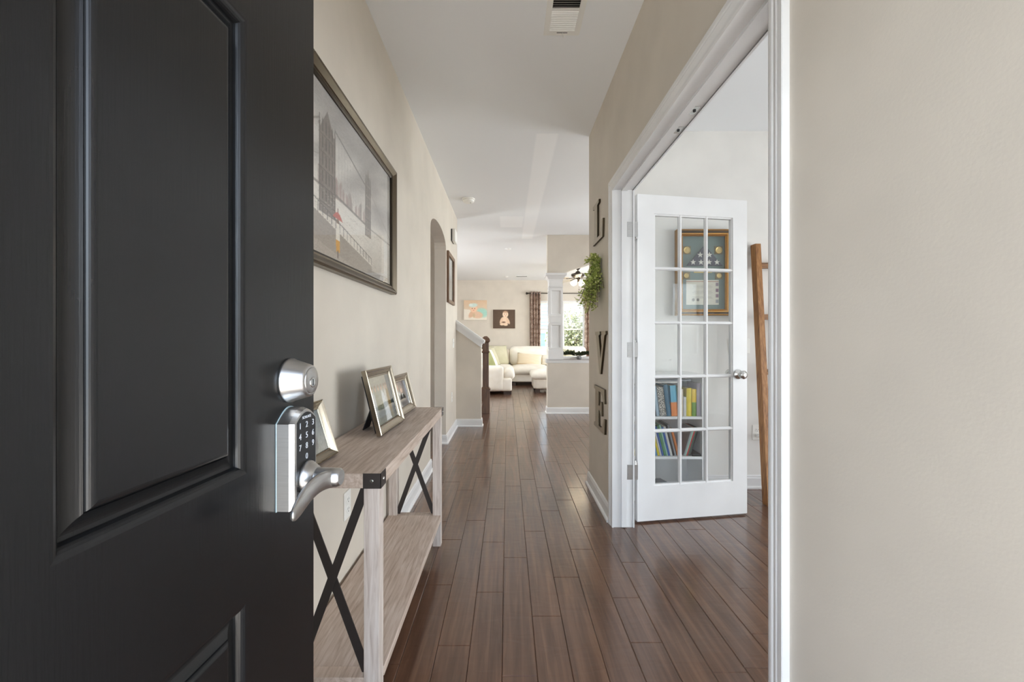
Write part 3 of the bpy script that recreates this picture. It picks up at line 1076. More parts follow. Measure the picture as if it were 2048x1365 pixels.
# ================================================================== CONSOLE TABLE
TX0, TX1, TY0, TY1, TZ = -0.66, -0.362, 1.226, 2.417, 0.76
tb = thing('console_table', 'rustic greige wood console table with black metal cross braces', 'table', ((TX0 + TX1) / 2, (TY0 + TY1) / 2, 0))
mb = MB()
mb.box(TX0, TX1, TY0, TY1, TZ - 0.042, TZ, 0, 0.0012)
mb.build('tabletop', 'console_wood', tb, True)
LS = 0.044
for lx in (TX0 + 0.006, TX1 - 0.006 - LS):
    for ly in (TY0 + 0.006, TY1 - 0.006 - LS):
        mb = MB()
        mb.box(lx, lx + LS, ly, ly + LS, 0, TZ - 0.042, 0, 0.001)
        mb.build('leg', 'console_wood_z', tb, True)
mb = MB()
mb.box(TX0 + 0.004, TX1 - 0.004, TY0 + 0.05, TY1 - 0.05, 0.145, 0.172, 0, 0.001)
mb.box(TX0 + 0.05, TX1 - 0.05, TY0 + 0.008, TY0 + 0.05, 0.145, 0.172)
mb.box(TX0 + 0.05, TX1 - 0.05, TY1 - 0.05, TY1 - 0.008, 0.145, 0.172)
mb.build('lower_shelf', 'console_wood', tb, True)
for ly in (TY0 + 0.024, TY1 - 0.030):
    xa, xb = TX0 + 0.05, TX1 - 0.05
    for s, dy in ((1, 0.0), (-1, 0.004)):
        za, zb = (0.174, TZ - 0.044) if s > 0 else (TZ - 0.044, 0.174)
        d = Vector((xb - xa, zb - za)).normalized()
        nn = Vector((-d.y, d.x)) * 0.0125
        mb = MB()
        mb.prism([(xa + nn.x, za + nn.y), (xb + nn.x, zb + nn.y), (xb - nn.x, zb - nn.y), (xa - nn.x, za - nn.y)], 'y', ly + dy, ly + dy + 0.004)
        mb.build('cross_brace', 'black_metal', tb, True)
for cx_, sx in ((TX0, -1), (TX1, 1)):
    for cy_, sy in ((TY0, -1), (TY1, 1)):
        mb = MB()
        o = 0.0015
        x_in, y_in = cx_ - sx * 0.050, cy_ - sy * 0.050
        mb.box(*sorted((x_in, cx_ + sx * o)), *sorted((cy_, cy_ + sy * o)), TZ - 0.0425, TZ + 0.0008)
        mb.box(*sorted((cx_, cx_ + sx * o)), *sorted((y_in, cy_ + sy * o)), TZ - 0.0425, TZ + 0.0008)
        br = mb.build('corner_bracket', 'black_metal', tb, True)
        for org, ax in (((cx_ - sx * 0.025, cy_ + sy * o, TZ - 0.021), (0, sy, 0)), ((cx_ + sx * o, cy_ - sy * 0.025, TZ - 0.021), (sx, 0, 0))):
            mb = MB()
            mb.lathe([(0.0055, 0.0), (0.005, 0.0015), (0.003, 0.0025)], org, ax, 10)
            mb.build('screw', 'chrome', br, True)

# ---- easel photo frames on the table
def photo_frame(label, near, far, height, lean, pic, fw=0.034, mat='champagne'):
    """near/far: bottom corners on the table top; leans back towards the wall"""
    a, b_ = Vector(near), Vector(far)
    mid = (a + b_) / 2
    wd = (b_ - a).length
    ang = math.atan2(b_.y - a.y, b_.x - a.x)
    t = thing('photo_frame', label, 'photo frame', (mid.x, mid.y, TZ), ang)
    T = Matrix.Rotation(-lean, 4, 'X')
    prof = [(0.0, 0.003), (0.002, 0.007), (0.006, 0.006), (0.010, 0.009), (fw * 0.62, 0.014), (fw * 0.80, 0.018), (fw * 0.86, 0.0165), (fw * 0.92, 0.019), (fw, 0.017), (fw, 0.0)]
    mb = frame_sweep(wd - 2 * fw, height - 2 * fw, prof, None, 0, False, 0, height / 2)
    lift = Matrix.Translation((0, 0, 0.003))
    mb.rot(lift @ T).build('frame_moulding', mat, t)
    pic.build('photo', wd - 2 * fw, height - 2 * fw, t, -0.0015, 0, height / 2, lift @ T)
    mb = MB()
    mb.box(-wd / 2 + fw, wd / 2 - fw, -0.0045, -0.0035, fw, height - fw)
    mb.rot(lift @ T).build('glass_pane', 'glass', t)
    mb = MB()
    mb.box(-wd / 2 + 0.012, wd / 2 - 0.012, 0.0, 0.009, 0.012, height - 0.02)
    mb.rot(lift @ T).build('back_board', 'easel_black', t)
    top = lift @ T @ Vector((0, 0.010, height * 0.62))
    foot = Vector((0, top.y + height * 0.20, 0.0015))
    mb = MB()
    wds = (0.022, 0.040)
    vs = []
    for p, h_ in ((top, wds[0]), (foot, wds[1])):
        vs += [p + Vector((-h_, 0, 0)), p + Vector((h_, 0, 0)), p + Vector((h_, 0.004, 0)), p + Vector((-h_, 0.004, 0))]
    mb.add(vs, [(0, 1, 2, 3), (4, 7, 6, 5), (0, 4, 5, 1), (1, 5, 6, 2), (2, 6, 7, 3), (3, 7, 4, 0)])
    mb.build('easel_leg', 'easel_black', t)
    return t
p = Pic(60, 48, (150, 146, 140))                       # a wedding group
p.grad((168, 158, 140), (112, 118, 104))
p.poly([(0.0, 0.0), (1, 0), (1, 0.25), (0, 0.32)], (116, 120, 108))
p.poly([(0.86, 0.0), (1, 0), (1, 1), (0.80, 1.0)], (62, 70, 78))
for x, c in ((0.10, (205, 205, 205)), (0.24, (150, 146, 120)), (0.38, (158, 154, 132)), (0.52, (236, 234, 232)), (0.66, (220, 214, 206)), (0.76, (150, 120, 70))):
    p.ell(x, 0.42, 0.07, 0.32, c, 1, 0.3)
    p.ell(x, 0.74, 0.035, 0.06, (206, 168, 142), 1, 0.3)
    p.ell(x, 0.79, 0.036, 0.03, (112, 84, 58), 0.7, 0.4)
p.poly([(0.44, 0.02), (0.70, 0.02), (0.58, 0.6), (0.50, 0.6)], (234, 234, 234))
p.ell(0.30, 0.18, 0.16, 0.14, (92, 98, 100), 0.8, 0.5)
p.grain(0.12)
photo_frame('larger silver easel frame with a wedding group photo on the console', (-0.507, 1.672), (-0.497, 2.008), 0.262, math.radians(14), p)
p2 = Pic(48, 40, (120, 92, 78))                        # two people, portrait
p2.poly([(0.55, 0), (0.62, 0), (0.8, 1), (0.7, 1)], (90, 60, 50))
p2.ell(0.25, 0.78, 0.12, 0.15, (214, 150, 130), 1, 0.25)
p2.ell(0.25, 0.3, 0.24, 0.34, (226, 222, 220), 1, 0.25)
p2.ell(0.55, 0.66, 0.10, 0.14, (222, 172, 148), 1, 0.25)
p2.ell(0.55, 0.78, 0.11, 0.07, (150, 122, 98), 1, 0.3)
p2.ell(0.58, 0.22, 0.26, 0.30, (74, 62, 60), 1, 0.2)
p2.poly([(0.50, 0.5), (0.60, 0.5), (0.55, 0.3)], (236, 232, 226))
p2.poly([(0.86, 0), (1, 0), (1, 1), (0.8, 1)], (128, 134, 150))
p2.grain(0.1)
photo_frame('smaller bronze-silver frame with a portrait photo behind the wedding frame', (-0.528, 2.075), (-0.520, 2.375), 0.200, math.radians(15), p2, 0.036)
p3 = Pic(40, 30, (150, 152, 150))
p3.grad((120, 132, 140), (188, 184, 176))
p3.ell(0.4, 0.4, 0.2, 0.3, (92, 88, 92), 1, 0.4)
p3.ell(0.4, 0.72, 0.1, 0.12, (208, 170, 148), 1, 0.3)
p3.grain(0.1)
photo_frame('slim silver frame on the console end beside the front door', (-0.582, 1.10 + 0.14), (-0.576, 1.425), 0.185, math.radians(17), p3, 0.028)

# ================================================================== WALL OUTLETS AND SWITCHES
def plate(name, label, cat, loc, rotz, gangs=1, kind='outlet', group=None):
    t = thing(name, label, cat, loc, rotz, group)
    wd = 0.07 + 0.046 * (gangs - 1)
    mb = MB()
    mb.rbox(-wd / 2, wd / 2, -0.006, 0.0, -0.0575, 0.0575, 0.002)
    mb.build('cover_plate', 'white_plastic', t)
    for g in range(gangs):
        cx_ = (g - (gangs - 1) / 2) * 0.046
        if kind == 'outlet':
            for dz in (-0.02, 0.02):
                mb = MB()
                mb.lathe([(0.0165, 0.004), (0.0165, 0.0075), (0.015, 0.008)], (cx_, 0, dz), (0, -1, 0), 16)
                rc = mb.build('receptacle', 'white_plastic', t)
                mb = MB()
                mb.box(cx_ - 0.0075, cx_ - 0.0055, -0.0083, -0.0078, dz - 0.001, dz + 0.008)
                mb.box(cx_ + 0.0055, cx_ + 0.0075, -0.0083, -0.0078, dz, dz + 0.007)
                mb.lathe([(0.0028, 0.0078), (0.0028, 0.0083)], (cx_, 0, dz - 0.0075), (0, -1, 0), 8)
                mb.build('slot', 'dark_slot', rc)
        else:
            mb = MB()
            mb.rbox(cx_ - 0.0055, cx_ + 0.0055, -0.007, -0.005, -0.0125, 0.0125, 0.0006)
            mb.add([(cx_ - 0.004, -0.006, -0.004), (cx_ + 0.004, -0.006, -0.004), (cx_ + 0.004, -0.006, 0.008), (cx_ - 0.004, -0.006, 0.008), (cx_ - 0.003, -0.018, 0.008), (cx_ + 0.003, -0.018, 0.008), (cx_ + 0.003, -0.016, 0.012), (cx_ - 0.003, -0.016, 0.012)],
                   [(0, 1, 5, 4), (3, 7, 6, 2), (0, 4, 7, 3), (1, 2, 6, 5), (4, 5, 6, 7)])
            mb.build('toggle', 'white_plastic', t)
    return t
plate('wall_outlet', 'white wall outlet under the console table', 'outlet', (XL, 1.79, 0.455), R90)
plate('light_switch', 'white double toggle switch plate near the stair knee wall', 'switch', (XL, 5.30, 1.09), R90, 2, 'switch')
plate('wall_outlet', 'white wall outlet low beside the stair knee wall', 'outlet', (XL, 5.15, 0.445), R90)
so = plate('wall_outlet', 'white wall outlet with a plug, behind the wooden ladder', 'outlet', (1.913, 3.30, 0.426), 0)
plate('light_switch', 'white triple switch plate on the study wall behind the glazed door', 'switch', (1.775, 3.30, 1.09), 0, 3, 'switch')
pc = thing('power_cord', 'white plug and cord in the study outlet', 'cord', (1.913, 3.29, 0.406))
mb = MB()
mb.cushion(1.900, 1.927, 3.262, 3.291, 0.394, 0.420, 0.008, 0, 4)
mb.build('plug', 'cord_white', pc, True)
mb = MB()
mb.tube([(1.915, 3.268, 0.405), (1.95, 3.262, 0.396), (1.985, 3.268, 0.365), (2.02, 3.272, 0.30), (2.06, 3.27, 0.20), (2.12, 3.265, 0.08), (2.2, 3.26, 0.006), (2.35, 3.255, 0.005)], 0.0035, 8)
mb.build('cable', 'cord_white', pc, True)

# ================================================================== PAINTING ON THE LEFT WALL
PY0, PY1, PZ0, PZ1 = 1.265, 2.435, 1.44, 2.062
pw, ph = PY1 - PY0, PZ1 - PZ0
pt = thing('framed_painting', 'large framed grey painting of a twin-towered bridge in the rain', 'painting', (XL, (PY0 + PY1) / 2, PZ0 - 0.04), R90)
prof = [(0.0, 0.006), (0.0, 0.017), (0.006, 0.017), (0.008, 0.021), (0.026, 0.034), (0.034, 0.036), (0.038, 0.031), (0.042, 0.029), (0.042, 0.0)]
frame_sweep(pw, ph, prof, None, 0, False, 0, 0.04 + ph / 2).build('frame_moulding', 'pewter', pt)
lip = [(-0.009, 0.006), (-0.009, 0.011), (0.0005, 0.016), (0.0005, 0.006)]
frame_sweep(pw, ph, lip, None, 0, False, 0, 0.04 + ph / 2).build('inner_lip', 'pewter_dark', pt)
P = Pic(330, 190, (190, 188, 186))
def U(Y): return (Y - PY0) / pw
def V(z): return (z - PZ0) / ph
P.grad((186, 184, 184), (222, 219, 216), 0.35, 1.0)
P.grad((222, 219, 216), (178, 172, 166), 0.0, 0.35)
rs = np.random.RandomState(3)
for _ in range(70):
    P.ell(rs.rand(), 0.5 + 0.5 * rs.rand(), 0.05 + 0.14 * rs.rand(), 0.03 + 0.06 * rs.rand(), [(138, 136, 138), (238, 236, 234), (124, 122, 124)][rs.randint(3)], 0.26, 0.6, rs.rand())
for _ in range(46):                                     # skyline behind the deck
    x = U(1.30) + rs.rand() * (U(2.02) - U(1.30))
    hh = 0.03 + 0.09 * rs.rand()
    P.poly([(x, V(1.69)), (x + 0.018, V(1.69)), (x + 0.018, V(1.69) + hh), (x + 0.009, V(1.69) + hh + 0.02), (x, V(1.69) + hh)], (142 + 20 * rs.rand(), 136, 134), 0.5)
def tower(y0, y1, zb, zt, zs, dark):
    a, b_, m_ = U(y0), U(y1), U((y0 + y1) / 2)
    P.poly([(a, V(zb)), (b_, V(zb)), (b_, V(zs)), (a, V(zs))], dark, 0.86)
    P.poly([(a + 0.01, V(zs)), (b_ - 0.01, V(zs)), (m_, V(zt))], dark, 0.9)
    for q in (a + 0.004, b_ - 0.004):
        P.poly([(q - 0.006, V(zs)), (q + 0.006, V(zs)), (q, V(zs) + 0.09)], tuple(v * 0.9 for v in dark), 0.9)
        P.line((q, V(zb)), (q, V(zs)), 0.003, tuple(v * 0.7 for v in dark), 0.9)
    for k in range(5):
        z = zb + (zs - zb) * (0.12 + 0.2 * k)
        P.line((a, V(z)), (b_, V(z)), 0.003, tuple(v * 0.72 for v in dark), 0.8)
        for fx in (0.22, 0.42, 0.60, 0.80):
            x = a + (b_ - a) * fx
            P.poly([(x - 0.005, V(z) + 0.02), (x + 0.005, V(z) + 0.02), (x + 0.005, V(z) + 0.085), (x, V(z) + 0.10), (x - 0.005, V(z) + 0.085)], tuple(v * 0.68 for v in dark), 0.7)
P.line((U(1.27), V(1.80)), (U(1.52), V(1.93)), 0.006, (120, 112, 108), 0.8)
P.line((U(1.27), V(1.74)), (U(1.52), V(1.80)), 0.003, (130, 124, 120), 0.7)
P.line((U(1.27), V(1.70)), (U(1.53), V(1.695)), 0.010, (124, 114, 110), 0.8)
P.line((U(1.66), V(1.945)), (U(2.01), V(1.862)), 0.007, (110, 104, 102), 0.9)
for k in range(12):
    t = k / 11
    x = U(1.66) + (U(2.01) - U(1.66)) * t
    P.line((x, V(1.945 - 0.083 * t)), (x, V(1.70)), 0.0016, (150, 146, 144), 0.35)
P.line((U(1.66), V(1.700)), (U(2.01), V(1.680)), 0.011, (116, 108, 104), 0.85)
P.line((U(2.09), V(1.85)), (U(2.43), V(1.70)), 0.005, (140, 134, 130), 0.6)
P.line((U(2.09), V(1.675)), (U(2.43), V(1.672)), 0.008, (140, 134, 130), 0.6)
P.ell(U(1.84), V(1.60), 0.16, 0.11, (226, 222, 218), 0.75, 0.25)
tower(1.515, 1.660, 1.60, 1.985, 1.905, (112, 102, 98))
tower(2.008, 2.092, 1.63, 1.955, 1.88, (140, 132, 128))
for _ in range(160):                                    # slanting rain and water strokes
    x, y = rs.rand(), rs.rand() * 0.42
    P.line((x, y), (x + 0.05, y - 0.012), 0.0022, [(228, 226, 222), (150, 142, 134)][rs.randint(2)], 0.35)
P.poly([(0, 0), (U(2.12), 0.0), (U(2.10), V(1.50)), (U(1.68), V(1.565)), (U(1.27), V(1.63))], (150, 142, 136), 0.95)
P.poly([(0, 0), (U(2.0), 0.0), (U(1.70), 0.05), (0, V(1.52))], (172, 164, 158), 0.6)
P.line((U(1.27), V(1.632)), (U(2.10), V(1.505)), 0.006, (226, 222, 216), 0.9)
P.line((U(1.27), V(1.672)), (U(2.10), V(1.535)), 0.004, (82, 76, 74), 0.9)
for k in range(22):
    t = k / 21
    x = U(1.27) + (U(2.10) - U(1.27)) * t
    P.line((x, V(1.632 - 0.127 * t)), (x, V(1.672 - 0.137 * t)), 0.003, (84, 78, 76), 0.85)
P.poly([(U(2.06), 0.0), (U(2.30), 0.0), (U(2.30), 0.06), (U(2.04), 0.06)], (132, 126, 122), 0.7)
px_ = U(1.685)                                          # walker with the red umbrella
P.poly([(px_ - 0.045, V(1.612)), (px_ + 0.045, V(1.612)), (px_ + 0.02, V(1.634)), (px_, V(1.642)), (px_ - 0.02, V(1.634))], (186, 92, 82), 1.0)
P.line((px_, V(1.64)), (px_, V(1.655)), 0.004, (110, 70, 66))
P.ell(px_, V(1.602), 0.012, 0.018, (120, 96, 84), 1, 0.2)
P.poly([(px_ - 0.018, V(1.53)), (px_ + 0.018, V(1.53)), (px_ + 0.014, V(1.597)), (px_ - 0.014, V(1.597))], (226, 220, 214), 1)
P.poly([(px_ - 0.014, V(1.485)), (px_ + 0.016, V(1.485)), (px_ + 0.018, V(1.532)), (px_ - 0.018, V(1.532))], (206, 150, 44), 1)
P.line((px_, V(1.462)), (px_, V(1.488)), 0.006, (90, 78, 72))
P.a = P.a * np.array([1.12, 1.09, 1.06])
P.grain(0.06)
P.grain(0.05, 6, 1)
P.build('canvas', pw, ph, pt, -0.0055, 0, 0.04 + ph / 2)
mb = MB()
mb.box(-pw / 2, pw / 2, -0.0085, -0.0075, 0.04, 0.04 + ph)
mb.build('glass_pane', 'glass', pt)

# ---- small framed picture and door chime farther along the left wall
pq = thing('framed_picture', 'brown wood framed picture between the arch and the stairs', 'picture', (XL, 5.0, 1.55), R90)
frame_sweep(0.45, 0.49, [(0.0, 0.004), (0.0, 0.020), (0.010, 0.024), (0.034, 0.028), (0.040, 0.024), (0.040, 0.0)], None, 0, False, 0, 0.285).build('frame_moulding', 'frame_brown', pq)
p = Pic(30, 30, (214, 210, 204))
p.ell(0.5, 0.45, 0.22, 0.26, (176, 172, 168), 0.8, 0.5)
p.poly([(0, 0), (1, 0), (1, 0.3), (0, 0.42)], (188, 182, 174), 0.6)
p.build('print_sheet', 0.45, 0.49, pq, -0.004, 0, 0.285)
mb = MB()
mb.box(-0.225, 0.225, -0.008, -0.007, 0.04, 0.53)
mb.build('glass_pane', 'glass', pq)
ch = thing('door_chime', 'white door chime box high on the wall near the stairs', 'door chime', (XL, 5.20, 2.305), R90)
mb = MB()
mb.rbox(-0.10, 0.10, -0.050, -0.012, 0.0, 0.15, 0.005)
mb.build('cover', 'white_plastic', ch)
mb = MB()
mb.box(-0.108, 0.094, -0.012, 0.0, 0.006, 0.144)
mb.build('base', 'dark_slot', ch)

# ================================================================== LETTERS AND GREENERY ON THE RIGHT WALL
def letter(ch_, outlines, y_left, z0, wd, ht, label):
    t = thing('wall_letter', label, 'letter', (XR, y_left - wd / 2, z0), -R90, 'metal letters spelling LOVE with the greenery as O')
    mb = MB()
    for poly in outlines:
        mb.prism([((x - 0.5) * wd, z * ht) for x, z in poly], 'y', -0.015, -0.0138)
    mb.build('face', 'letter_face', t)
    mb = MB()
    for poly in outlines:
        mb.prism([((x - 0.5) * wd, z * ht) for x, z in poly], 'y', -0.0138, 0.0)
    mb.build('return_edge', 'letter_side', t)
Lp = [[(0.0, 0.0), (0.95, 0.0), (1.0, 0.42), (0.90, 0.42), (0.80, 0.17), (0.66, 0.10), (0.46, 0.10), (0.46, 0.90), (0.62, 0.92), (0.62, 1.0), (0.0, 1.0), (0.0, 0.92), (0.16, 0.90), (0.16, 0.10), (0.0, 0.08)]]
Vp = [[(0.0, 1.0), (0.0, 0.93), (0.10, 0.90), (0.44, 0.0), (0.54, 0.0), (0.90, 0.90), (1.0, 0.93), (1.0, 1.0), (0.62, 1.0), (0.62, 0.93), (0.74, 0.90), (0.55, 0.36), (0.36, 0.90), (0.46, 0.93), (0.46, 1.0)]]
Ep = [[(0.0, 0.0), (0.96, 0.0), (1.0, 0.34), (0.92, 0.34), (0.80, 0.14), (0.66, 0.09), (0.44, 0.09), (0.44, 0.46), (0.56, 0.46), (0.64, 0.36), (0.72, 0.36), (0.72, 0.68), (0.64, 0.68), (0.56, 0.57), (0.44, 0.57), (0.44, 0.90), (0.64, 0.90), (0.78, 0.84), (0.88, 0.68), (0.96, 0.68), (0.94, 1.0), (0.0, 1.0), (0.0, 0.92), (0.14, 0.90), (0.14, 0.10), (0.0, 0.08)]]
letter('L', Lp, 3.165, 1.825, 0.325, 0.285, 'metal capital letter L above the hanging greenery')
letter('V', Vp, 3.085, 0.905, 0.325, 0.29, 'metal capital letter V below the hanging greenery')
letter('E', Ep, 3.125, 0.52, 0.345, 0.292, 'metal capital letter E, lowest of the wall letters')
hp = thing('hanging_greenery', 'bushy green boxwood spray hung on the wall between the letters', 'plant', (XR, 2.98, 1.28))
rg = random.Random(5)
mb = MB()
stems = MB()
for i in range(110):
    a = rg.random() * 2 * PI
    top = Vector((XR - 0.012, 2.97 + rg.uniform(-0.02, 0.02), 1.66 + rg.uniform(-0.06, 0.03)))
    L = rg.uniform(0.10, 0.37)
    d = Vector((-abs(rg.gauss(0.34, 0.22)), rg.gauss(0.0, 0.36), -1.0 if rg.random() < 0.82 else 0.5))
    if d.z > 0:
        L *= 0.30
    pts = []
    pos = top.copy()
    k = 7
    for j in range(k):
        pts.append(pos.copy())
        dd = d.normalized() * (L / k)
        pos = pos + dd
        d = d + Vector((0.06 - 0.02 * j, d.y * -0.05, -0.10))
        pos.x = min(pos.x, XR - 0.006)
    stems.tube(pts, 0.0016, 4)
    for j, q in enumerate(pts):
        for _ in range(7):
            a = rg.random() * 2 * PI
            dv = Vector((-abs(math.cos(a)) * 0.9, math.sin(a), rg.uniform(-0.6, 0.7)))
            p0 = q + dv * rg.uniform(0.002, 0.026)
            p0.x = min(p0.x, XR - 0.004)
            Lf = rg.uniform(0.015, 0.027)
            if p0.x + dv.normalized().x * Lf > XR - 0.002:
                continue
            mb.leaf(p0, dv, Vector((rg.uniform(-1, 0), rg.uniform(-1, 1), 1)), Lf, Lf * 0.62)
stems.build('stem', 'trunk', hp, True)
tag(mb.build('foliage', 'boxwood_leaf', hp, True), kind='stuff')

# ================================================================== CEILING FITTINGS
vn = thing('air_register', 'white ceiling air register with louvers and a small lever', 'vent', (0.281, 2.07, CEIL - 0.012))
vx0, vx1, vy0, vy1 = 0.188, 0.374, 1.89, 2.25
mb = MB()
for a, b_, c, d in ((vx0, vx0 + 0.028, vy0, vy1), (vx1 - 0.028, vx1, vy0, vy1), (vx0 + 0.028, vx1 - 0.028, vy0, vy0 + 0.032), (vx0 + 0.028, vx1 - 0.028, vy1 - 0.032, vy1), (vx0 + 0.028, vx1 - 0.028, 2.070, 2.082)):
    mb.box(a, b_, c, d, CEIL - 0.007, CEIL)
mb.build('frame', 'white_plastic', vn, True)
for base_y, tilt in ((1.925, 1), (2.086, -1)):
    for k in range(10):
        y = base_y + k * 0.0142
        mb = MB()
        mb.add([(vx0 + 0.028, y, CEIL - 0.010), (vx1 - 0.028, y, CEIL - 0.010), (vx1 - 0.028, y + tilt * (0.011 if tilt > 0 else 0.0085), CEIL - 0.001), (vx0 + 0.028, y + tilt * (0.011 if tilt > 0 else 0.0085), CEIL - 0.001),
                (vx0 + 0.028, y + 0.0012, CEIL - 0.010), (vx1 - 0.028, y + 0.0012, CEIL - 0.010), (vx1 - 0.028, y + tilt * (0.011 if tilt > 0 else 0.0085) + 0.0012, CEIL - 0.001), (vx0 + 0.028, y + tilt * (0.011 if tilt > 0 else 0.0085) + 0.0012, CEIL - 0.001)],
               [(0, 1, 2, 3), (4, 7, 6, 5), (0, 4, 5, 1), (2, 6, 7, 3), (0, 3, 7, 4), (1, 5, 6, 2)])
        mb.build('louver', 'white_plastic', vn, True)
mb = MB()
mb.box(vx0 + 0.02, vx1 - 0.02, vy0 + 0.02, vy1 - 0.02, CEIL - 0.0008, CEIL - 0.0002)
mb.build('duct_shade_plate', 'dark_slot', vn, True)  # dark sheet painting in the shade behind the louvers
mb = MB()
mb.box(0.255, 0.31, 2.228, 2.231, CEIL - 0.0085, CEIL - 0.006)
mb.build('lever_slot', 'dark_slot', vn, True)
mb = MB()
mb.tube([(0.285, 2.2295, CEIL - 0.008), (0.288, 2.236, CEIL - 0.016), (0.291, 2.242, CEIL - 0.024)], 0.0022, 6)
mb.build('lever', 'white_plastic', vn, True)
sd = thing('smoke_detector', 'round white smoke detector on the hallway ceiling', 'smoke detector', (-0.445, 4.9, CEIL - 0.045))
mb = MB()
mb.lathe([(0.072, 0.0), (0.072, 0.010), (0.068, 0.012)], (-0.445, 4.9, CEIL), (0, 0, -1), 28)
mb.build('base', 'white_plastic', sd, True)
mb = MB()
mb.lathe([(0.060, 0.012), (0.066, 0.018), (0.064, 0.032), (0.052, 0.042), (0.030, 0.045)], (-0.445, 4.9, CEIL), (0, 0, -1), 28)
mb.build('cover', 'white_plastic', sd, True)
mb = MB()
mb.lathe([(0.008, 0.045), (0.007, 0.047)], (-0.420, 4.9, CEIL), (0, 0, -1), 10)
mb.build('test_button', 'ornament_grey', sd, True)
for (x, y, lb) in ((0.01, 7.6, 'small white ceiling disc beyond the header'), (-0.03, 11.0, 'small white ceiling disc near the far wall')):
    mb = MB()
    mb.lathe([(0.055, 0.0), (0.055, 0.006), (0.03, 0.018), (0.012, 0.026)], (x, y, CEIL), (0, 0, -1), 20)
    mb.build('ceiling_sensor', 'lens_white', None, loc=(x, y, CEIL), label=lb, cat='sensor')
fv = thing('far_register', 'long white ceiling vent close to the far wall', 'vent', (0.36, 10.95, CEIL - 0.01))
mb = MB()
for a, b_, c, d in ((0.21, 0.51, 10.88, 10.895), (0.21, 0.51, 11.005, 11.02), (0.21, 0.225, 10.895, 11.005), (0.495, 0.51, 10.895, 11.005)):
    mb.box(a, b_, c, d, CEIL - 0.008, CEIL)
mb.build('frame', 'white_plastic', fv, True)
for k in range(5):
    mb = MB()
    mb.box(0.225, 0.495, 10.902 + k * 0.022, 10.908 + k * 0.022, CEIL - 0.009, CEIL - 0.001)
    mb.build('louver', 'ornament_grey', fv, True)

# ================================================================== COLUMN, GARLAND
cl = thing('square_column', 'white square panelled column standing on the half wall', 'column', (0.735, 6.635, HZ))
CX, CYc, hw = 0.735, 6.635, 0.100
def cbox(mb, h_, z0, z1):
    mb.box(CX - h_, CX + h_, CYc - h_, CYc + h_, z0, z1)
mb = MB(); cbox(mb, hw + 0.014, HZ, 0.965); mb.build('plinth', 'trim_white', cl, True)
mb = MB(); cbox(mb, hw - 0.008, 0.965, 2.00); mb.build('shaft', 'trim_white', cl, True)
for z0, z1 in ((0.965, 1.395), (1.475, 1.925)):
    for side in range(4):
        w2, hh = 2 * hw, z1 - z0
        mb = frame_sweep(0.125, hh - 0.10, [(0.0, -0.006), (0.004, 0.004), (0.010, 0.006), (0.0374, 0.0075), (0.0374, -0.008)], None, 0, False, 0, (z0 + z1) / 2)
        mb.add([(sx * hw, -0.0, zz) for zz in (z0, z0 + 0.012) for sx in (-1, 1)] + [(sx * hw, -0.0075, zz) for zz in (z0, z0 + 0.012) for sx in (-1, 1)], [(0, 1, 3, 2), (4, 5, 7, 6), (0, 4, 5, 1), (2, 3, 7, 6), (0, 2, 6, 4), (1, 5, 7, 3)])
        mb.rot(Matrix.Translation((CX, CYc, 0)) @ Matrix.Rotation(side * R90, 4, 'Z') @ Matrix.Translation((0, -(hw - 0.0005), 0)))
        mb.build('panel_frame', 'trim_white', cl, True)
mb = MB(); cbox(mb, hw + 0.004, 1.395, 1.475); mb.build('middle_band', 'trim_white', cl, True)
mb = MB(); cbox(mb, hw + 0.003, 1.925, 2.02); cbox(mb, hw + 0.012, 1.935, 1.945); mb.build('necking', 'trim_white', cl, True)
mb = MB()
lv = [(0.103, 2.02), (0.108, 2.035), (0.112, 2.05), (0.130, 2.075), (0.140, 2.095), (0.158, 2.105), (0.158, 2.14)]
vs = [(CX + sx * r, CYc + sy * r, z) for r, z in lv for sx, sy in ((-1, -1), (1, -1), (1, 1), (-1, 1))]
fs = [(j * 4 + i, j * 4 + (i + 1) % 4, (j + 1) * 4 + (i + 1) % 4, (j + 1) * 4 + i) for j in range(len(lv) - 1) for i in range(4)] + [(3, 2, 1, 0), tuple(range(len(vs) - 4, len(vs)))]
mb.add(vs, fs)
mb.build('capital', 'trim_white', cl, True)

LEDGE = HZ + 0.04
ga = thing('leaf_garland', 'dark green leaf garland lying along the half wall ledge', 'garland', (1.6, 6.62, LEDGE))
mb, st = MB(), MB()
rg = random.Random(9)
pts = []
for i in range(60):
    x = 0.88 + 1.9 * i / 59
    pts.append(Vector((x, 6.61 + 0.02 * math.sin(i * 0.9), LEDGE + 0.022 + 0.012 * math.sin(i * 0.7))))
st.tube(pts, 0.004, 5)
for q in pts:
    for _ in range(16):
        a = rg.random() * 2 * PI
        dv = Vector((math.cos(a), math.sin(a) * 0.8, rg.uniform(0.0, 1.6)))
        L = rg.uniform(0.045, 0.085)
        mb.leaf(q + dv * 0.008, dv, Vector((rg.uniform(-.5, .5), rg.uniform(-.5, .5), 1)), L, L * 0.55)
st.build('vine', 'trunk', ga, True)
tag(mb.build('leaves', 'garland_leaf', ga, True), kind='stuff')
orn = thing('pumpkin_ornament', 'small grey ornament hanging at the ledge of the half wall', 'ornament', (1.08, 6.505, LEDGE - 0.05))
mb = MB()
for k in range(8):
    a = k * PI / 4
    mb.lathe([(0.002, -0.030), (0.016, -0.022), (0.022, 0.0), (0.016, 0.022), (0.002, 0.030)], (1.08 + 0.018 * math.cos(a), 6.490 + 0.012 * math.sin(a), LEDGE - 0.012), (0, 0, 1), 10)
mb.build('body', 'ornament_grey', orn, True)
mb = MB()
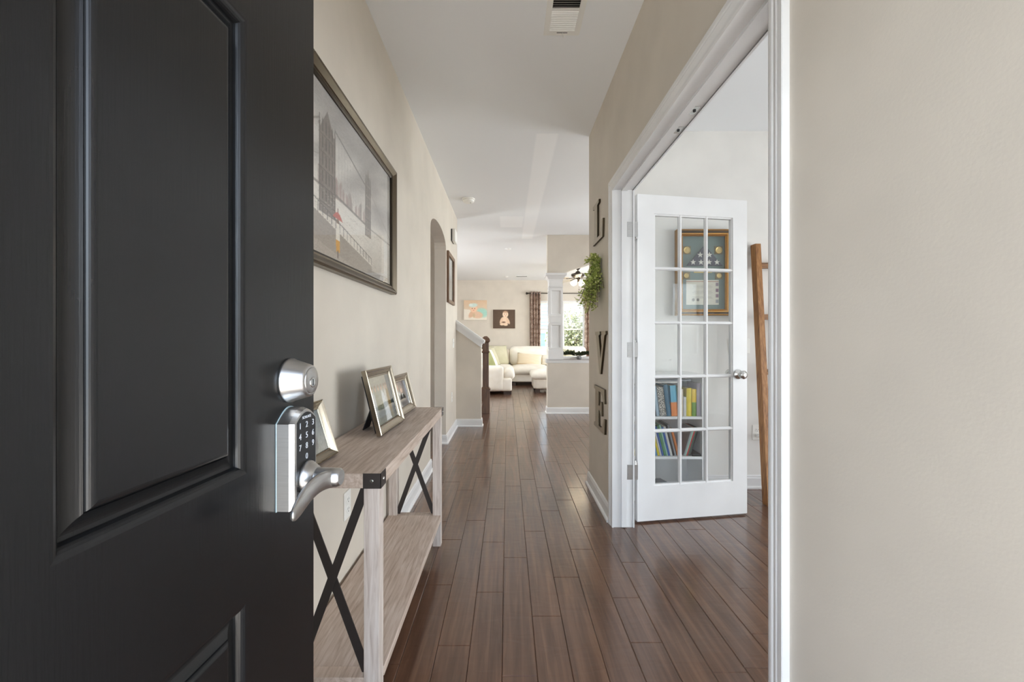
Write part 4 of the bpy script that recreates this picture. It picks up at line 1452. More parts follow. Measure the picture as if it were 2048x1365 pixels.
mb.tube([(1.08, 6.49, LEDGE + 0.015), (1.083, 6.492, LEDGE + 0.032), (1.088, 6.53, LEDGE + 0.034)], 0.004, 6)
mb.build('stalk', 'trunk', orn, True)

# ================================================================== STUDY: bookcase, books
BX0, BX1, BYF, BYB, BZ = 0.80, 1.386, 3.02, 3.287, 0.895
bc = thing('bookcase', 'low white bookcase behind the glazed door', 'bookcase', ((BX0 + BX1) / 2, (BYF + BYB) / 2, 0))
for x0, x1 in ((BX0, BX0 + 0.018), (BX1 - 0.018, BX1)):
    mb = MB(); mb.box(x0, x1, BYF, BYB, 0, BZ); mb.build('side_panel', 'white_board', bc, True)
SH1, SH2, SH0 = 0.597, 0.316, 0.06
for z in (SH0, SH2, SH1, BZ):
    mb = MB(); mb.box(BX0 + 0.018, BX1 - 0.018, BYF + 0.002, BYB - 0.006, z - 0.018, z); mb.build('shelf' if z < BZ else 'top_board', 'white_board', bc, True)
mb = MB(); mb.box(BX0 + 0.018, BX1 - 0.018, BYB - 0.006, BYB, 0.01, BZ - 0.018); mb.build('back_panel', 'white_board', bc, True)
mb = MB(); mb.box(BX0 + 0.018, BX1 - 0.018, BYF + 0.02, BYF + 0.03, 0.0, SH0 - 0.018); mb.build('plinth', 'white_board', bc, True)
BCOL = {'black': (40, 40, 44), 'pale blue': (176, 196, 210), 'teal blue': (52, 108, 136), 'sky blue': (84, 168, 196), 'green': (96, 150, 104), 'white': (228, 226, 222), 'yellow': (226, 204, 48),
        'lavender': (204, 196, 208), 'navy': (44, 62, 112), 'blue': (54, 98, 176), 'light blue': (112, 162, 206), 'orange': (214, 128, 62), 'red': (188, 56, 62), 'grey': (150, 152, 156), 'mint': (158, 200, 182), 'brown': (120, 88, 64), 'cream': (226, 214, 190), 'dark green': (54, 88, 66), 'dark blue': (38, 52, 86), 'purple': (112, 78, 128)}
for k_, v_ in BCOL.items():
    bookmat('book ' + k_, [rgb(*v_)])
bookmat('book speckle', [rgb(34, 34, 36), rgb(214, 208, 196)], 'speckle')
bookmat('book sky orange', [rgb(222, 132, 56), rgb(88, 172, 200)], 'band')
bookmat('book green yellow', [rgb(120, 156, 70), rgb(228, 196, 60)], 'band')
def book(mat, x, z, th, ht, dp, lean, label, yf=BYF + 0.02, flat=False, group=None):
    """x: left foot of the spine; lean>0 tips the top to the right (the foot stays on the shelf)"""
    mb = MB()
    cv = 0.0018
    mb.box(0, cv, 0, dp, 0, ht)
    mb.box(th - cv, th, 0, dp, 0, ht)
    mb.prism([(0, 0.004), (th * 0.25, 0.0008), (th * 0.5, 0.0), (th * 0.75, 0.0008), (th, 0.004), (th, 0.007), (0, 0.007)], 'z', 0, ht)
    mb.box(cv, th - cv, 0.007, dp - 0.004, 0.003, ht - 0.003, 1)
    o = mb.build('book', [mat, 'paper'], None, label=label, cat='book', group=group)
    if flat:
        o.rotation_euler = (0, R90, lean)
        o.location = (x, yf, z + th)
    else:
        o.rotation_euler = (0, lean, 0)
        o.location = (x, yf, z + (th * math.sin(lean) if lean > 0 else 0.0) + 0.0005)
    return o
LN = -0.12
up = [('black', 0.83, 0.026, 0.235, 0.0, 'black hardback at the hinge end of the upper shelf'),
      ('dark blue', 0.86, 0.030, 0.225, 0.0, 'dark blue book beside the black hardback on the upper shelf'),
      ('grey', 0.893, 0.030, 0.21, 0.0, 'grey book on the upper shelf between dark blue and brown spines'),
      ('brown', 0.926, 0.030, 0.22, 0.0, 'brown book on the upper shelf beside the grey spine'),
      ('navy', 1.005, 0.022, 0.215, LN, 'navy book leaning on the upper shelf'),
      ('black', 1.030, 0.020, 0.200, LN, 'slim black book leaning beside the pale blue spine'),
      ('pale blue', 1.054, 0.022, 0.212, LN, 'pale blue book leaning against the speckled spine'),
      ('speckle', 1.080, 0.044, 0.205, LN, 'thick book with black and white speckled spine'),
      ('teal blue', 1.128, 0.030, 0.222, LN, 'teal blue book leaning beside the speckled spine'),
      ('sky orange', 1.162, 0.042, 0.216, -0.06, 'sky blue book with an orange lower spine'),
      ('green', 1.206, 0.018, 0.205, -0.03, 'green book next to the blue and orange spine'),
      ('cream', 1.226, 0.016, 0.19, 0.0, 'cream book between the green and the short white spines'),
      ('white', 1.246, 0.018, 0.135, 0.0, 'short white book beside the yellow spine'),
      ('yellow', 1.266, 0.036, 0.198, 0.0, 'bright yellow book standing on the upper shelf'),
      ('green yellow', 1.305, 0.030, 0.19, 0.0, 'yellow book with a green lower spine'),
      ('lavender', 1.338, 0.028, 0.232, 0.0, 'tall lavender grey book at the end of the upper shelf')]
for mt, x, th, ht, ln, lb in up:
    book('book ' + mt, x, SH1, th, ht, 0.165, ln, lb)
book('book white', 1.00, SH1 + 0.2335, 0.013, 0.21, 0.16, 0.0, 'white book lying flat on top of the upper row', BYF + 0.03, True)
book('book grey', 1.06, SH1 + 0.2475, 0.011, 0.24, 0.17, 0.03, 'grey book lying flat uppermost on the upper row', BYF + 0.02, True)
low = ['yellow', 'dark green', 'light blue', 'navy', 'grey', 'black', 'cream', 'purple', 'blue', 'navy', 'light blue', 'yellow', 'white', 'blue', 'green', 'mint', 'blue', 'white', 'black', 'grey']
names = ['thin yellow picture book first in the leaning lower row', 'thin dark green picture book second in the leaning lower row', 'thin light blue picture book near the hinge end', 'thin navy picture book near the hinge end', 'thin grey book leaning before the black one', 'thin black picture book amid the leaning row', 'thin cream picture book amid the leaning row', 'thin purple picture book amid the leaning row', 'thin bright blue picture book after the purple one', 'thin navy picture book after the bright blue one', 'thin light blue picture book before the yellow spine', 'thin yellow picture book amid blue leaning spines', 'thin white picture book after the yellow spine', 'thin blue picture book before the green spine', 'thin green picture book amid the leaning row', 'thin mint picture book after the green spine', 'thin blue picture book after the mint spine', 'thin white picture book before the last black spine', 'thin black picture book near the orange one', 'thin grey picture book touching the orange one']
x = 0.90
for i, (mt, lb) in enumerate(zip(low, names)):
    th = 0.011 + 0.004 * ((i * 7) % 3) / 2
    book('book ' + mt, x, SH2, th, 0.205 + 0.02 * ((i * 5) % 4) / 3, 0.17, -0.24, lb)
    x += th / math.cos(0.24) + 0.0016
book('book orange', x + 0.004, SH2, 0.016, 0.195, 0.16, -0.25, 'orange book leaning steeply on the lower shelf')
x = 1.243
for mt, lb in (('grey', 'thin grey book leaning the other way on the lower shelf'), ('mint', 'thin mint book beside the red spine'), ('red', 'thin red picture book on the lower shelf'), ('dark green', 'thin dark green book beside the red spine'), ('black', 'thin black book tilting over the lying black book')):
    book('book ' + mt, x, SH2, 0.0095, 0.205, 0.165, 0.30, lb)
    x += 0.0105
book('book black', 1.304, SH2, 0.014, 0.062, 0.15, 0.0, 'small black book lying flat on the lower shelf', BYF + 0.01, True)
# folded grey cloth-bound album on the bottom shelf
book('book grey', 1.00, SH0, 0.03, 0.20, 0.16, 0.25, 'thick grey album lying on the bottom shelf', BYF + 0.03, True)

# ---- shadow-box frame on the study wall
sb = thing('shadow_box', 'gilt shadow box frame with folded flag, medallions and certificate', 'shadow box', (1.493, 3.30, 1.322))
bw, bh = 0.36, 0.592
cz_ = 0.326
frame_sweep(bw, bh, [(0.030, 0.0), (0.030, 0.052), (0.026, 0.054), (0.020, 0.050), (0.0185, 0.0)], None, 0, False, 0, cz_).build('outer_moulding', 'gold_frame', sb)
frame_sweep(bw, bh, [(0.0185, 0.0), (0.020, 0.048), (0.004, 0.040), (0.002, 0.0)], None, 0, False, 0, cz_).build('cove', 'bronze_frame', sb)
frame_sweep(bw, bh, [(0.004, 0.020), (0.003, 0.041), (-0.006, 0.040), (-0.010, 0.034), (-0.012, 0.037), (-0.018, 0.033), (-0.018, 0.020)], None, 0, False, 0, cz_).build('inner_moulding', 'gold_frame', sb)
mb = MB(); mb.box(-bw / 2, bw / 2, -0.006, -0.001, cz_ - bh / 2, cz_ + bh / 2); mb.build('backing', 'backing_teal', sb)
fl = MB()
fc, fz = 0.012, cz_ + 0.055
fl.prism([(fc - 0.135, fz), (fc + 0.135, fz), (fc + 0.125, fz + 0.012), (fc, fz + 0.155), (fc - 0.125, fz + 0.012)], 'y', -0.022, -0.006)
flag = fl.build('folded_flag', 'flag_navy', sb)
def star(cx_, cz2, r):
    mb = MB()
    mb.prism([(cx_ + (r if k % 2 == 0 else r * 0.4) * math.sin(k * PI / 5), cz2 + (r if k % 2 == 0 else r * 0.4) * math.cos(k * PI / 5)) for k in range(10)], 'y', -0.0232, -0.022)
    mb.build('star', 'star_white', flag)
for sx, sz, r in ((-0.090, 0.026, 0.023), (-0.030, 0.026, 0.023), (0.032, 0.026, 0.023), (0.092, 0.026, 0.023), (-0.036, 0.082, 0.024), (0.034, 0.082, 0.024), (0.0, 0.135, 0.006)):
    star(fc + sx, fz + sz, r)
for sx, sz, pl, cr in ((-0.122, 0.190, 0.062, 0.027), (0.122, 0.190, 0.062, 0.027), (-0.125, -0.005, 0.056, 0.019), (0.125, -0.005, 0.056, 0.019)):
    mb = MB()
    x_, z_ = sx, cz_ + sz - 0.015
    mb.box(x_ - pl / 2, x_ + pl / 2, -0.010, -0.006, z_ - pl / 2, z_ + pl / 2)
    md = mb.build('medallion', 'coin_plate', sb)
    mb = MB()
    mb.lathe([(cr, 0.010), (cr, 0.013), (cr * 0.86, 0.0145), (cr * 0.82, 0.0132), (cr * 0.4, 0.0140), (cr * 0.1, 0.0145)], (x_, 0, z_), (0, -1, 0), 24)
    mb.build('coin', 'coin_gold', md)
mb = MB(); mb.box(-0.065, 0.072, -0.010, -0.006, cz_ + 0.002, cz_ + 0.034); mb.build('plaque', 'coin_gold', sb)
p = Pic(80, 60, (226, 219, 204))
for k in range(11):
    y = 0.82 - k * 0.055
    p.line((0.20 + 0.02 * (k % 3), y), (0.80 - 0.03 * (k % 2), y), 0.008, (160, 152, 146), 0.7)
p.ell(0.22, 0.2, 0.045, 0.06, (120, 112, 104), 0.8, 0.3)
p.ell(0.36, 0.2, 0.04, 0.055, (96, 90, 88), 0.8, 0.3)
for yy, c_ in ((0.82, (150, 128, 140)), (0.58, (128, 92, 112)), (0.36, (142, 108, 124)), (0.14, (150, 150, 156))):
    p.poly([(0.90, yy - 0.07), (0.99, yy - 0.07), (0.99, yy + 0.07), (0.90, yy + 0.07)], c_, 0.9)
p.poly([(0.0, 0.93), (1, 0.93), (1, 0.96), (0, 0.96)], (176, 130, 110), 0.8)
p.build('certificate', 0.25, 0.19, sb, -0.0075, 0.0, cz_ - 0.148)
mb = MB(); mb.box(-bw / 2 + 0.014, bw / 2 - 0.014, -0.031, -0.029, cz_ - bh / 2 + 0.014, cz_ + bh / 2 - 0.014); mb.build('glass_pane', 'glass', sb)

# ---- blanket ladder leaning on the study wall
la = thing('wooden_ladder', 'rustic wooden blanket ladder leaning against the study wall', 'ladder', (2.0, 3.0, 0))
bot, topv = Vector((1.795, 2.962, 0.0)), Vector((1.882, 3.262, 1.86))
ax_ = topv - bot
LW = 0.44
def slanted(mb, a, b_, wx, wy):
    vs = []
    for p in (a, b_):
        vs += [(p.x - wx / 2, p.y - wy / 2, p.z), (p.x + wx / 2, p.y - wy / 2, p.z), (p.x + wx / 2, p.y + wy / 2, p.z), (p.x - wx / 2, p.y + wy / 2, p.z)]
    mb.add(vs, [(0, 1, 2, 3), (4, 7, 6, 5), (0, 4, 5, 1), (1, 5, 6, 2), (2, 6, 7, 3), (3, 7, 4, 0)])
for dx in (0.0, LW):
    mb = MB()
    slanted(mb, bot + Vector((dx, 0, 0)), topv + Vector((dx, 0, 0)), 0.040, 0.066)
    mb.build('rail', 'ladder_wood', la, True)
for zz in (0.11, 0.50, 0.905, 1.305, 1.695):
    q = bot + ax_ * (zz / 1.86)
    mb = MB()
    mb.box(q.x + 0.020, q.x + LW - 0.020, q.y - 0.020, q.y + 0.020, q.z - 0.020, q.z + 0.020)
    mb.build('rung', 'rung_wood', la, True)

# ================================================================== STAIRS
st = thing('staircase', 'staircase with white risers and brown treads behind the knee wall', 'staircase', (-0.9, 6.16, 0))
for k in range(7):
    x1 = -0.40 - 0.26 * k
    z1 = 0.186 * (k + 1)
    mb = MB(); mb.box(x1 - 0.26, x1, 5.73, 6.55, z1 - 0.186 if k == 0 else z1 - 0.186, z1 - 0.03); mb.build('riser', 'trim_white', st, True)
    mb = MB(); mb.box(x1 - 0.26, x1 + 0.025, 5.73, 6.55, z1 - 0.03, z1); mb.build('tread', 'newel_wood', st, True)
mb = MB()
mb.prism([(-0.399, 0.0), (-0.399, 0.21), (-0.41, 0.225), (-2.2, 1.50), (-2.2, 0.0)], 'y', 6.551, 6.63)
mb.build('stringer', 'trim_white', st, True)
nw = thing('newel_post', 'dark brown square newel post at the foot of the stairs', 'newel post', (-0.335, 6.617, 0))
NX, NY = -0.335, 6.617
def nbox(mb, h0, z0, h1=None, z1=None):
    h1 = h0 if h1 is None else h1
    vs = [(NX + sx * h0, NY + sy * h0, z0) for sx, sy in ((-1, -1), (1, -1), (1, 1), (-1, 1))] + [(NX + sx * h1, NY + sy * h1, z1) for sx, sy in ((-1, -1), (1, -1), (1, 1), (-1, 1))]
    mb.add(vs, [(3, 2, 1, 0), (4, 5, 6, 7), (0, 1, 5, 4), (1, 2, 6, 5), (2, 3, 7, 6), (3, 0, 4, 7)])
mb = MB(); nbox(mb, 0.062, 0.0, None, 0.36); mb.build('base_block', 'newel_wood', nw, True)
mb = MB(); nbox(mb, 0.072, 0.36, None, 0.378); nbox(mb, 0.070, 0.378, 0.048, 0.41); mb.build('base_moulding', 'newel_wood', nw, True)
mb = MB(); nbox(mb, 0.046, 0.41, None, 1.085); mb.build('post_shaft', 'newel_wood', nw, True)
mb = MB(); nbox(mb, 0.047, 0.925, 0.058, 0.935); nbox(mb, 0.058, 0.935, None, 0.95); nbox(mb, 0.058, 0.95, 0.047, 0.96); mb.build('collar', 'newel_wood', nw, True)
mb = MB(); nbox(mb, 0.047, 1.085, 0.066, 1.105); nbox(mb, 0.066, 1.105, None, 1.125); nbox(mb, 0.066, 1.125, 0.052, 1.155); nbox(mb, 0.052, 1.155, 0.020, 1.185); mb.build('cap', 'newel_wood', nw, True)
hr = thing('stair_handrail', 'dark brown handrail running from the newel post up the stairs', 'handrail', (-1.2, 6.6, 0.3))
mb = MB()
x0, x1 = NX - 0.046, -2.1
vs = []
for xx in (x0, x1):
    zz = 0.985 + (x0 - xx) * 0.712
    vs += [(xx, NY - 0.028, zz), (xx, NY + 0.028, zz), (xx, NY + 0.034, zz + 0.035), (xx, NY + 0.018, zz + 0.062), (xx, NY - 0.018, zz + 0.062), (xx, NY - 0.034, zz + 0.035)]
mb.add(vs, [tuple(range(6)), tuple(range(6, 12))[::-1]] + [(i, (i + 1) % 6, 6 + (i + 1) % 6, 6 + i) for i in range(6)])
mb.build('rail', 'newel_wood', hr, True)
for k in range(9):
    xx = -0.52 - 0.17 * k
    zt = 0.985 + (x0 - xx) * 0.712
    zb = 0.225 + (-0.41 - xx) * 0.712
    mb = MB(); mb.box(xx - 0.014, xx + 0.014, NY - 0.034, NY - 0.006, zb + 0.001, zt + 0.005); mb.build('baluster', 'trim_white', hr, True)

# ================================================================== LIVING ROOM
# sofa: long side section facing the hall axis, back section under the window
sl = thing('sectional_sofa', 'large cream sectional sofa with loose back cushions', 'sofa', (0.5, 10.3, 0))
def cush(name, *a, mat='sofa_cream', par=None, r=0.06, puff=0.03, n=10, axis=2, lb=None):
    mb = MB()
    if par is sl:
        a = (a[0], a[1], a[2] - 0.07, a[3] - 0.07, a[4], a[5])
    mb.cushion(*a, r, puff, n, 0, axis)
    return mb.build(name, mat, par, True, label=lb)
cush('side_base', -0.92, 0.08, 8.86, 11.5, 0.07, 0.33, par=sl, r=0.04, puff=0)
cush('end_arm', -0.98, -0.08, 8.80, 9.06, 0.07, 0.585, par=sl, r=0.07, puff=0.01)
cush('end_front', -0.30, 0.09, 8.83, 9.06, 0.07, 0.34, par=sl, r=0.04, puff=0)
cush('side_back', -1.02, -0.72, 9.05, 11.55, 0.10, 0.78, par=sl, r=0.08, puff=0.0)
for k, (a, b_) in enumerate(((8.86, 9.86), (9.86, 10.70))):
    cush('seat_cushion', -0.74 if k else -0.10, 0.15, a, b_, 0.31, 0.49, par=sl, r=0.08, puff=0.035)
cush('seat_cushion', -0.74, -0.08, 9.07, 9.86, 0.31, 0.49, par=sl, r=0.06, puff=0.03)
for a, b_ in ((9.08, 9.88), (9.88, 10.7)):
    cush('back_cushion', -0.76, -0.50, a, b_, 0.48, 0.90, par=sl, r=0.10, puff=0.05, axis=0)
cush('corner_back_cushion', -0.72, 0.06, 11.10, 11.38, 0.46, 0.90, par=sl, r=0.10, puff=0.05, axis=1)
cush('corner_seat', -0.74, 0.12, 10.70, 11.35, 0.31, 0.49, par=sl, r=0.07, puff=0.03)
cush('back_base', 0.05, 2.05, 10.55, 11.5, 0.08, 0.31, par=sl, r=0.04, puff=0)
cush('sofa_back', -1.02, 2.05, 11.32, 11.62, 0.10, 0.74, par=sl, r=0.08, puff=0)
for a, b_ in ((0.06, 1.04), (1.04, 2.02)):
    cush('seat_cushion', a, b_, 10.42, 11.25, 0.29, 0.47, par=sl, r=0.09, puff=0.045)
    cush('back_cushion', a, b_, 11.02, 11.34, 0.46, 0.955, par=sl, r=0.12, puff=0.06, axis=1)
cush('far_arm', 2.02, 2.30, 10.50, 11.6, 0.08, 0.60, par=sl, r=0.08, puff=0.01)
for fx, fy in ((-0.85, 8.85), (0.0, 8.87), (-0.85, 11.3), (0.12, 10.55), (1.95, 10.55)):
    mb = MB(); mb.box(fx - 0.08, fx + 0.08, fy - 0.05, fy + 0.05, 0.0, 0.075); mb.build('foot', 'foot_wood', sl, True)
ot = thing('ottoman', 'cream upholstered ottoman in front of the sofa', 'ottoman', (0.98, 9.45, 0))
cush('base', 0.55, 1.42, 9.08, 9.85, 0.075, 0.30, par=ot, r=0.04, puff=0)
cush('cushion', 0.50, 1.46, 9.03, 9.90, 0.27, 0.455, par=ot, r=0.09, puff=0.035)
for fx in (0.64, 1.33):
    for fy in (9.15, 9.77):
        mb = MB(); mb.box(fx - 0.05, fx + 0.05, fy - 0.05, fy + 0.05, 0.0, 0.08); mb.build('foot', 'foot_wood', ot, True)
def pillow(label, mat, loc, wd, ht, th, rz, tilt, roll=0.0):
    mb = MB()
    bm = bmesh.new()
    n_ = 12
    for s in (1, -1):
        vs = [[None] * (n_ + 1) for _ in range(n_ + 1)]
        for i in range(n_ + 1):
            for j in range(n_ + 1):
                u, v = -1 + 2 * i / n_, -1 + 2 * j / n_
                b_ = max(0.0, (1 - u * u) * (1 - v * v)) ** 0.45
                pin = 1 - 0.06 * (1 - abs(u)) * (1 if abs(v) > 0.9 else 0)
                vs[i][j] = bm.verts.new((u * wd / 2 * (1 - 0.05 * (1 - v * v) * 0 + 0.04 * (abs(v) ** 3)), -s * th / 2 * b_, v * ht / 2 * (1 + 0.04 * (abs(u) ** 3))))
        for i in range(n_):
            for j in range(n_):
                bm.faces.new((vs[i][j], vs[i + 1][j], vs[i + 1][j + 1], vs[i][j + 1]))
    bmesh.ops.remove_doubles(bm, verts=bm.verts, dist=0.0005)
    mb.addbm(bm, 0, True)
    o = mb.build('throw_pillow', mat, None, label=label, cat='pillow', group='throw pillows on the sectional sofa')
    o.rotation_euler = (Matrix.Rotation(rz, 3, 'Z') @ Matrix.Rotation(-tilt, 3, 'X') @ Matrix.Rotation(roll, 3, 'Y')).to_euler()
    o.location = loc
pillow('plump sage green pillow in the corner of the sofa', 'pillow_sage', (-0.22, 10.86, 0.735), 0.50, 0.50, 0.16, 0.45, 0.35)
pillow('pale sage pillow leaning before the sage corner pillow', 'pillow_sage', (-0.40, 10.40, 0.72), 0.46, 0.48, 0.13, 0.9, 0.45)
pillow('ivory pillow between the pale sage and the olive pillows', 'pillow_ivory', (-0.42, 10.00, 0.70), 0.44, 0.44, 0.12, 1.0, 0.5)
pillow('olive green pillow nearest the sofa arm', 'pillow_olive', (-0.44, 9.55, 0.70), 0.44, 0.44, 0.12, 1.1, 0.45)
pillow('cream lumbar pillow with gold stripes in the middle seat', 'pillow_striped', (0.55, 10.83, 0.625), 0.60, 0.30, 0.15, 0.0, 0.45, 0.10)
pillow('rolled ivory bolster beside the striped lumbar pillow', 'pillow_ivory', (0.99, 10.92, 0.61), 0.26, 0.26, 0.20, 0.0, 0.3)
pillow('sage pillow at the window end of the sofa', 'pillow_sage', (1.42, 10.85, 0.69), 0.42, 0.42, 0.14, -0.2, 0.4, 0.15)

# canvases on the far wall
def canvas(label, cx_, cz2, wd, ht, pic):
    t = thing('canvas_print', label, 'canvas print', (cx_, 11.7, cz2))
    mb = MB(); mb.box(-wd / 2, wd / 2, -0.035, -0.001, -ht / 2, ht / 2); mb.build('wrapped_edge', 'paper', t)
    pic.build('print_face', wd, ht, t, -0.0358)
p = Pic(90, 76, (226, 214, 196))
p.grad((218, 188, 158), (224, 204, 180), 0.5, 1.0)
p.poly([(0, 0), (1, 0), (1, 0.42), (0, 0.55)], (236, 228, 214))
p.ell(0.80, 0.36, 0.26, 0.22, (170, 214, 200), 1, 0.25, -0.5)
p.ell(0.55, 0.26, 0.28, 0.18, (226, 194, 168), 1, 0.15, -0.2)
p.ell(0.34, 0.30, 0.10, 0.22, (220, 184, 156), 1, 0.2, -0.5)
p.ell(0.42, 0.58, 0.16, 0.20, (240, 202, 172), 1, 0.12)
p.ell(0.41, 0.74, 0.18, 0.10, (206, 222, 214), 1, 0.2, 0.15)
p.ell(0.30, 0.76, 0.08, 0.07, (222, 232, 226), 1, 0.25)
p.ell(0.36, 0.58, 0.018, 0.02, (70, 56, 50), 1, 0.3)
p.ell(0.47, 0.57, 0.018, 0.02, (70, 56, 50), 1, 0.3)
p.ell(0.42, 0.48, 0.03, 0.014, (206, 120, 110), 1, 0.4)
p.ell(0.44, 0.22, 0.05, 0.10, (206, 186, 150), 0.8, 0.4)
p.grain(0.05)
canvas('pastel canvas print of a baby in a pale headband', -0.87, 1.925, 0.625, 0.53, p)
p = Pic(90, 76, (92, 76, 64))
p.ell(0.5, 0.5, 0.6, 0.6, (104, 86, 72), 0.7, 0.6)
p.ell(0.53, 0.40, 0.17, 0.24, (236, 208, 182), 1, 0.12)
p.ell(0.38, 0.42, 0.06, 0.17, (230, 198, 170), 1, 0.2, -0.3)
p.ell(0.68, 0.40, 0.06, 0.18, (230, 198, 170), 1, 0.2, 0.35)
p.ell(0.40, 0.22, 0.09, 0.06, (236, 208, 182), 1, 0.2)
p.ell(0.58, 0.20, 0.09, 0.06, (236, 208, 182), 1, 0.2)
p.ell(0.48, 0.33, 0.08, 0.04, (96, 64, 48), 0.8, 0.4)
p.ell(0.56, 0.75, 0.13, 0.17, (240, 214, 188), 1, 0.1)
p.ell(0.56, 0.88, 0.11, 0.06, (176, 134, 104), 0.6, 0.5)
p.ell(0.52, 0.76, 0.014, 0.018, (70, 50, 42), 1, 0.3)
p.ell(0.61, 0.76, 0.014, 0.018, (70, 50, 42), 1, 0.3)
p.ell(0.57, 0.67, 0.03, 0.014, (196, 120, 106), 1, 0.4)
p.grain(0.05)
canvas('dark brown canvas print of a seated baby', -0.093, 1.68, 0.60, 0.51, p)

# curtain rod, curtains, blinds
rd = thing('curtain_rod', 'dark curtain rod with finials above the living room window', 'curtain rod', (1.5, 11.645, 2.375))
mb = MB(); mb.tube([(0.57, 11.645, 2.375), (2.42, 11.645, 2.375)], 0.011, 10); mb.build('pole', 'fan_bronze', rd, True)
for xx, sg in ((0.57, -1), (2.42, 1)):
    mb = MB(); mb.lathe([(0.012, 0.0), (0.026, 0.012), (0.018, 0.022), (0.034, 0.045), (0.030, 0.066), (0.008, 0.075)], (xx, 11.645, 2.375), (sg, 0, 0), 14); mb.build('finial', 'fan_bronze', rd, True)
for xx in (0.62, 1.49, 2.37):
    mb = MB(); mb.box(xx - 0.008, xx + 0.008, 11.645, 11.699, 2.365, 2.383); mb.box(xx - 0.015, xx + 0.015, 11.694, 11.699, 2.30, 2.40); mb.build('bracket', 'fan_bronze', rd, True)
def curtain(label, x0, x1, seed):
    t = thing('window_curtain', label, 'curtain', ((x0 + x1) / 2, 11.645, 0.03), 0, 'curtain panels at the living room window')
    rows, colsn = 16, 72
    vs, fs = [], []
    for s in (0, 1):
        for j in range(rows + 1):
            z = 0.03 + (2.42 - 0.03) * j / rows
            squeeze = 1 - 0.10 * math.sin(PI * min(1, j / rows)) if seed else 1 - 0.05 * math.sin(PI * j / rows)
            for i in range(colsn + 1):
                u = i / colsn
                x = (x0 + x1) / 2 + (u - 0.5) * (x1 - x0) * squeeze
                y = 11.645 + 0.042 * math.sin(u * 2 * PI * 4.0 + seed) + 0.006 * math.sin(j * 0.9 + u * 9)
                vs.append((x, y + s * 0.003, z))
    W_ = colsn + 1
    half = W_ * (rows + 1)
    for s in (0, 1):
        for j in range(rows):
            for i in range(colsn):
                a = s * half + j * W_ + i
                fs.append((a, a + 1, a + W_ + 1, a + W_))
    for j in range(rows):
        for i in (0, colsn):
            a = j * W_ + i
            fs.append((a, a + W_, half + a + W_, half + a))
    for i in range(colsn):
        fs.append((i, i + 1, half + i + 1, half + i))
        a = rows * W_ + i
        fs.append((a, a + 1, half + a + 1, half + a))
    mb = MB(); mb.add(vs, fs, 0, True); mb.build('cloth', 'curtain_fabric', t, True)
    for k in range(7):
        u = (k + 0.5) / 8 + 0.06
        x = x0 + u * (x1 - x0)
        mb = MB()
        R_, r_ = 0.021, 0.005
        vs, fs = [], []
        for i in range(14):
            a = 2 * PI * i / 14
            for j in range(6):
                b_ = 2 * PI * j / 6
                vs.append((x + r_ * math.sin(b_), 11.645 + (R_ + r_ * math.cos(b_)) * math.cos(a), 2.375 + (R_ + r_ * math.cos(b_)) * math.sin(a)))
        for i in range(14):
            for j in range(6):
                fs.append((i * 6 + j, i * 6 + (j + 1) % 6, ((i + 1) % 14) * 6 + (j + 1) % 6, ((i + 1) % 14) * 6 + j))
        mb.add(vs, fs, 0, True)
        mb.build('grommet', 'nickel', t, True)
curtain('patterned taupe curtain panel between the dark canvas and the window', 0.60, 0.90, 0.0)
curtain('patterned taupe curtain panel at the side of the window with the fan', 2.08, 2.38, 1.4)
for side, xc, lb in ((0, 1.1625, 'white mini blind over the upper sash beside the curtain'), (1, 1.8075, 'white mini blind over the upper sash beside the fan')):
    t = thing('mini_blind', lb, 'blind', (xc, 11.71, 1.40))
    mb = MB(); mb.box(xc - 0.275, xc + 0.275, 11.701, 11.735, 2.125, 2.145); mb.build('head_rail', 'white_plastic', t, True)
    for k in range(26):
        z = 1.425 + k * 0.0268
        mb = MB()
        mb.add([(xc - 0.27, 11.706, z), (xc + 0.27, 11.706, z), (xc + 0.27, 11.728, z + 0.003), (xc - 0.27, 11.728, z + 0.003), (xc - 0.27, 11.706, z + 0.0012), (xc + 0.27, 11.706, z + 0.0012), (xc + 0.27, 11.728, z + 0.0042), (xc - 0.27, 11.728, z + 0.0042)],
               [(0, 1, 2, 3), (4, 7, 6, 5), (0, 4, 5, 1), (2, 6, 7, 3), (0, 3, 7, 4), (1, 5, 6, 2)])
        mb.build('slat', 'white_plastic', t, True)
    mb = MB(); mb.box(xc - 0.27, xc + 0.27, 11.706, 11.73, 1.395, 1.412); mb.build('bottom_rail', 'white_plastic', t, True)
    for dx in (-0.18, 0.18):
        mb = MB(); mb.box(xc + dx - 0.001, xc + dx + 0.001, 11.7035, 11.705, 1.41, 2.125); mb.build('ladder_cord', 'white_plastic', t, True)

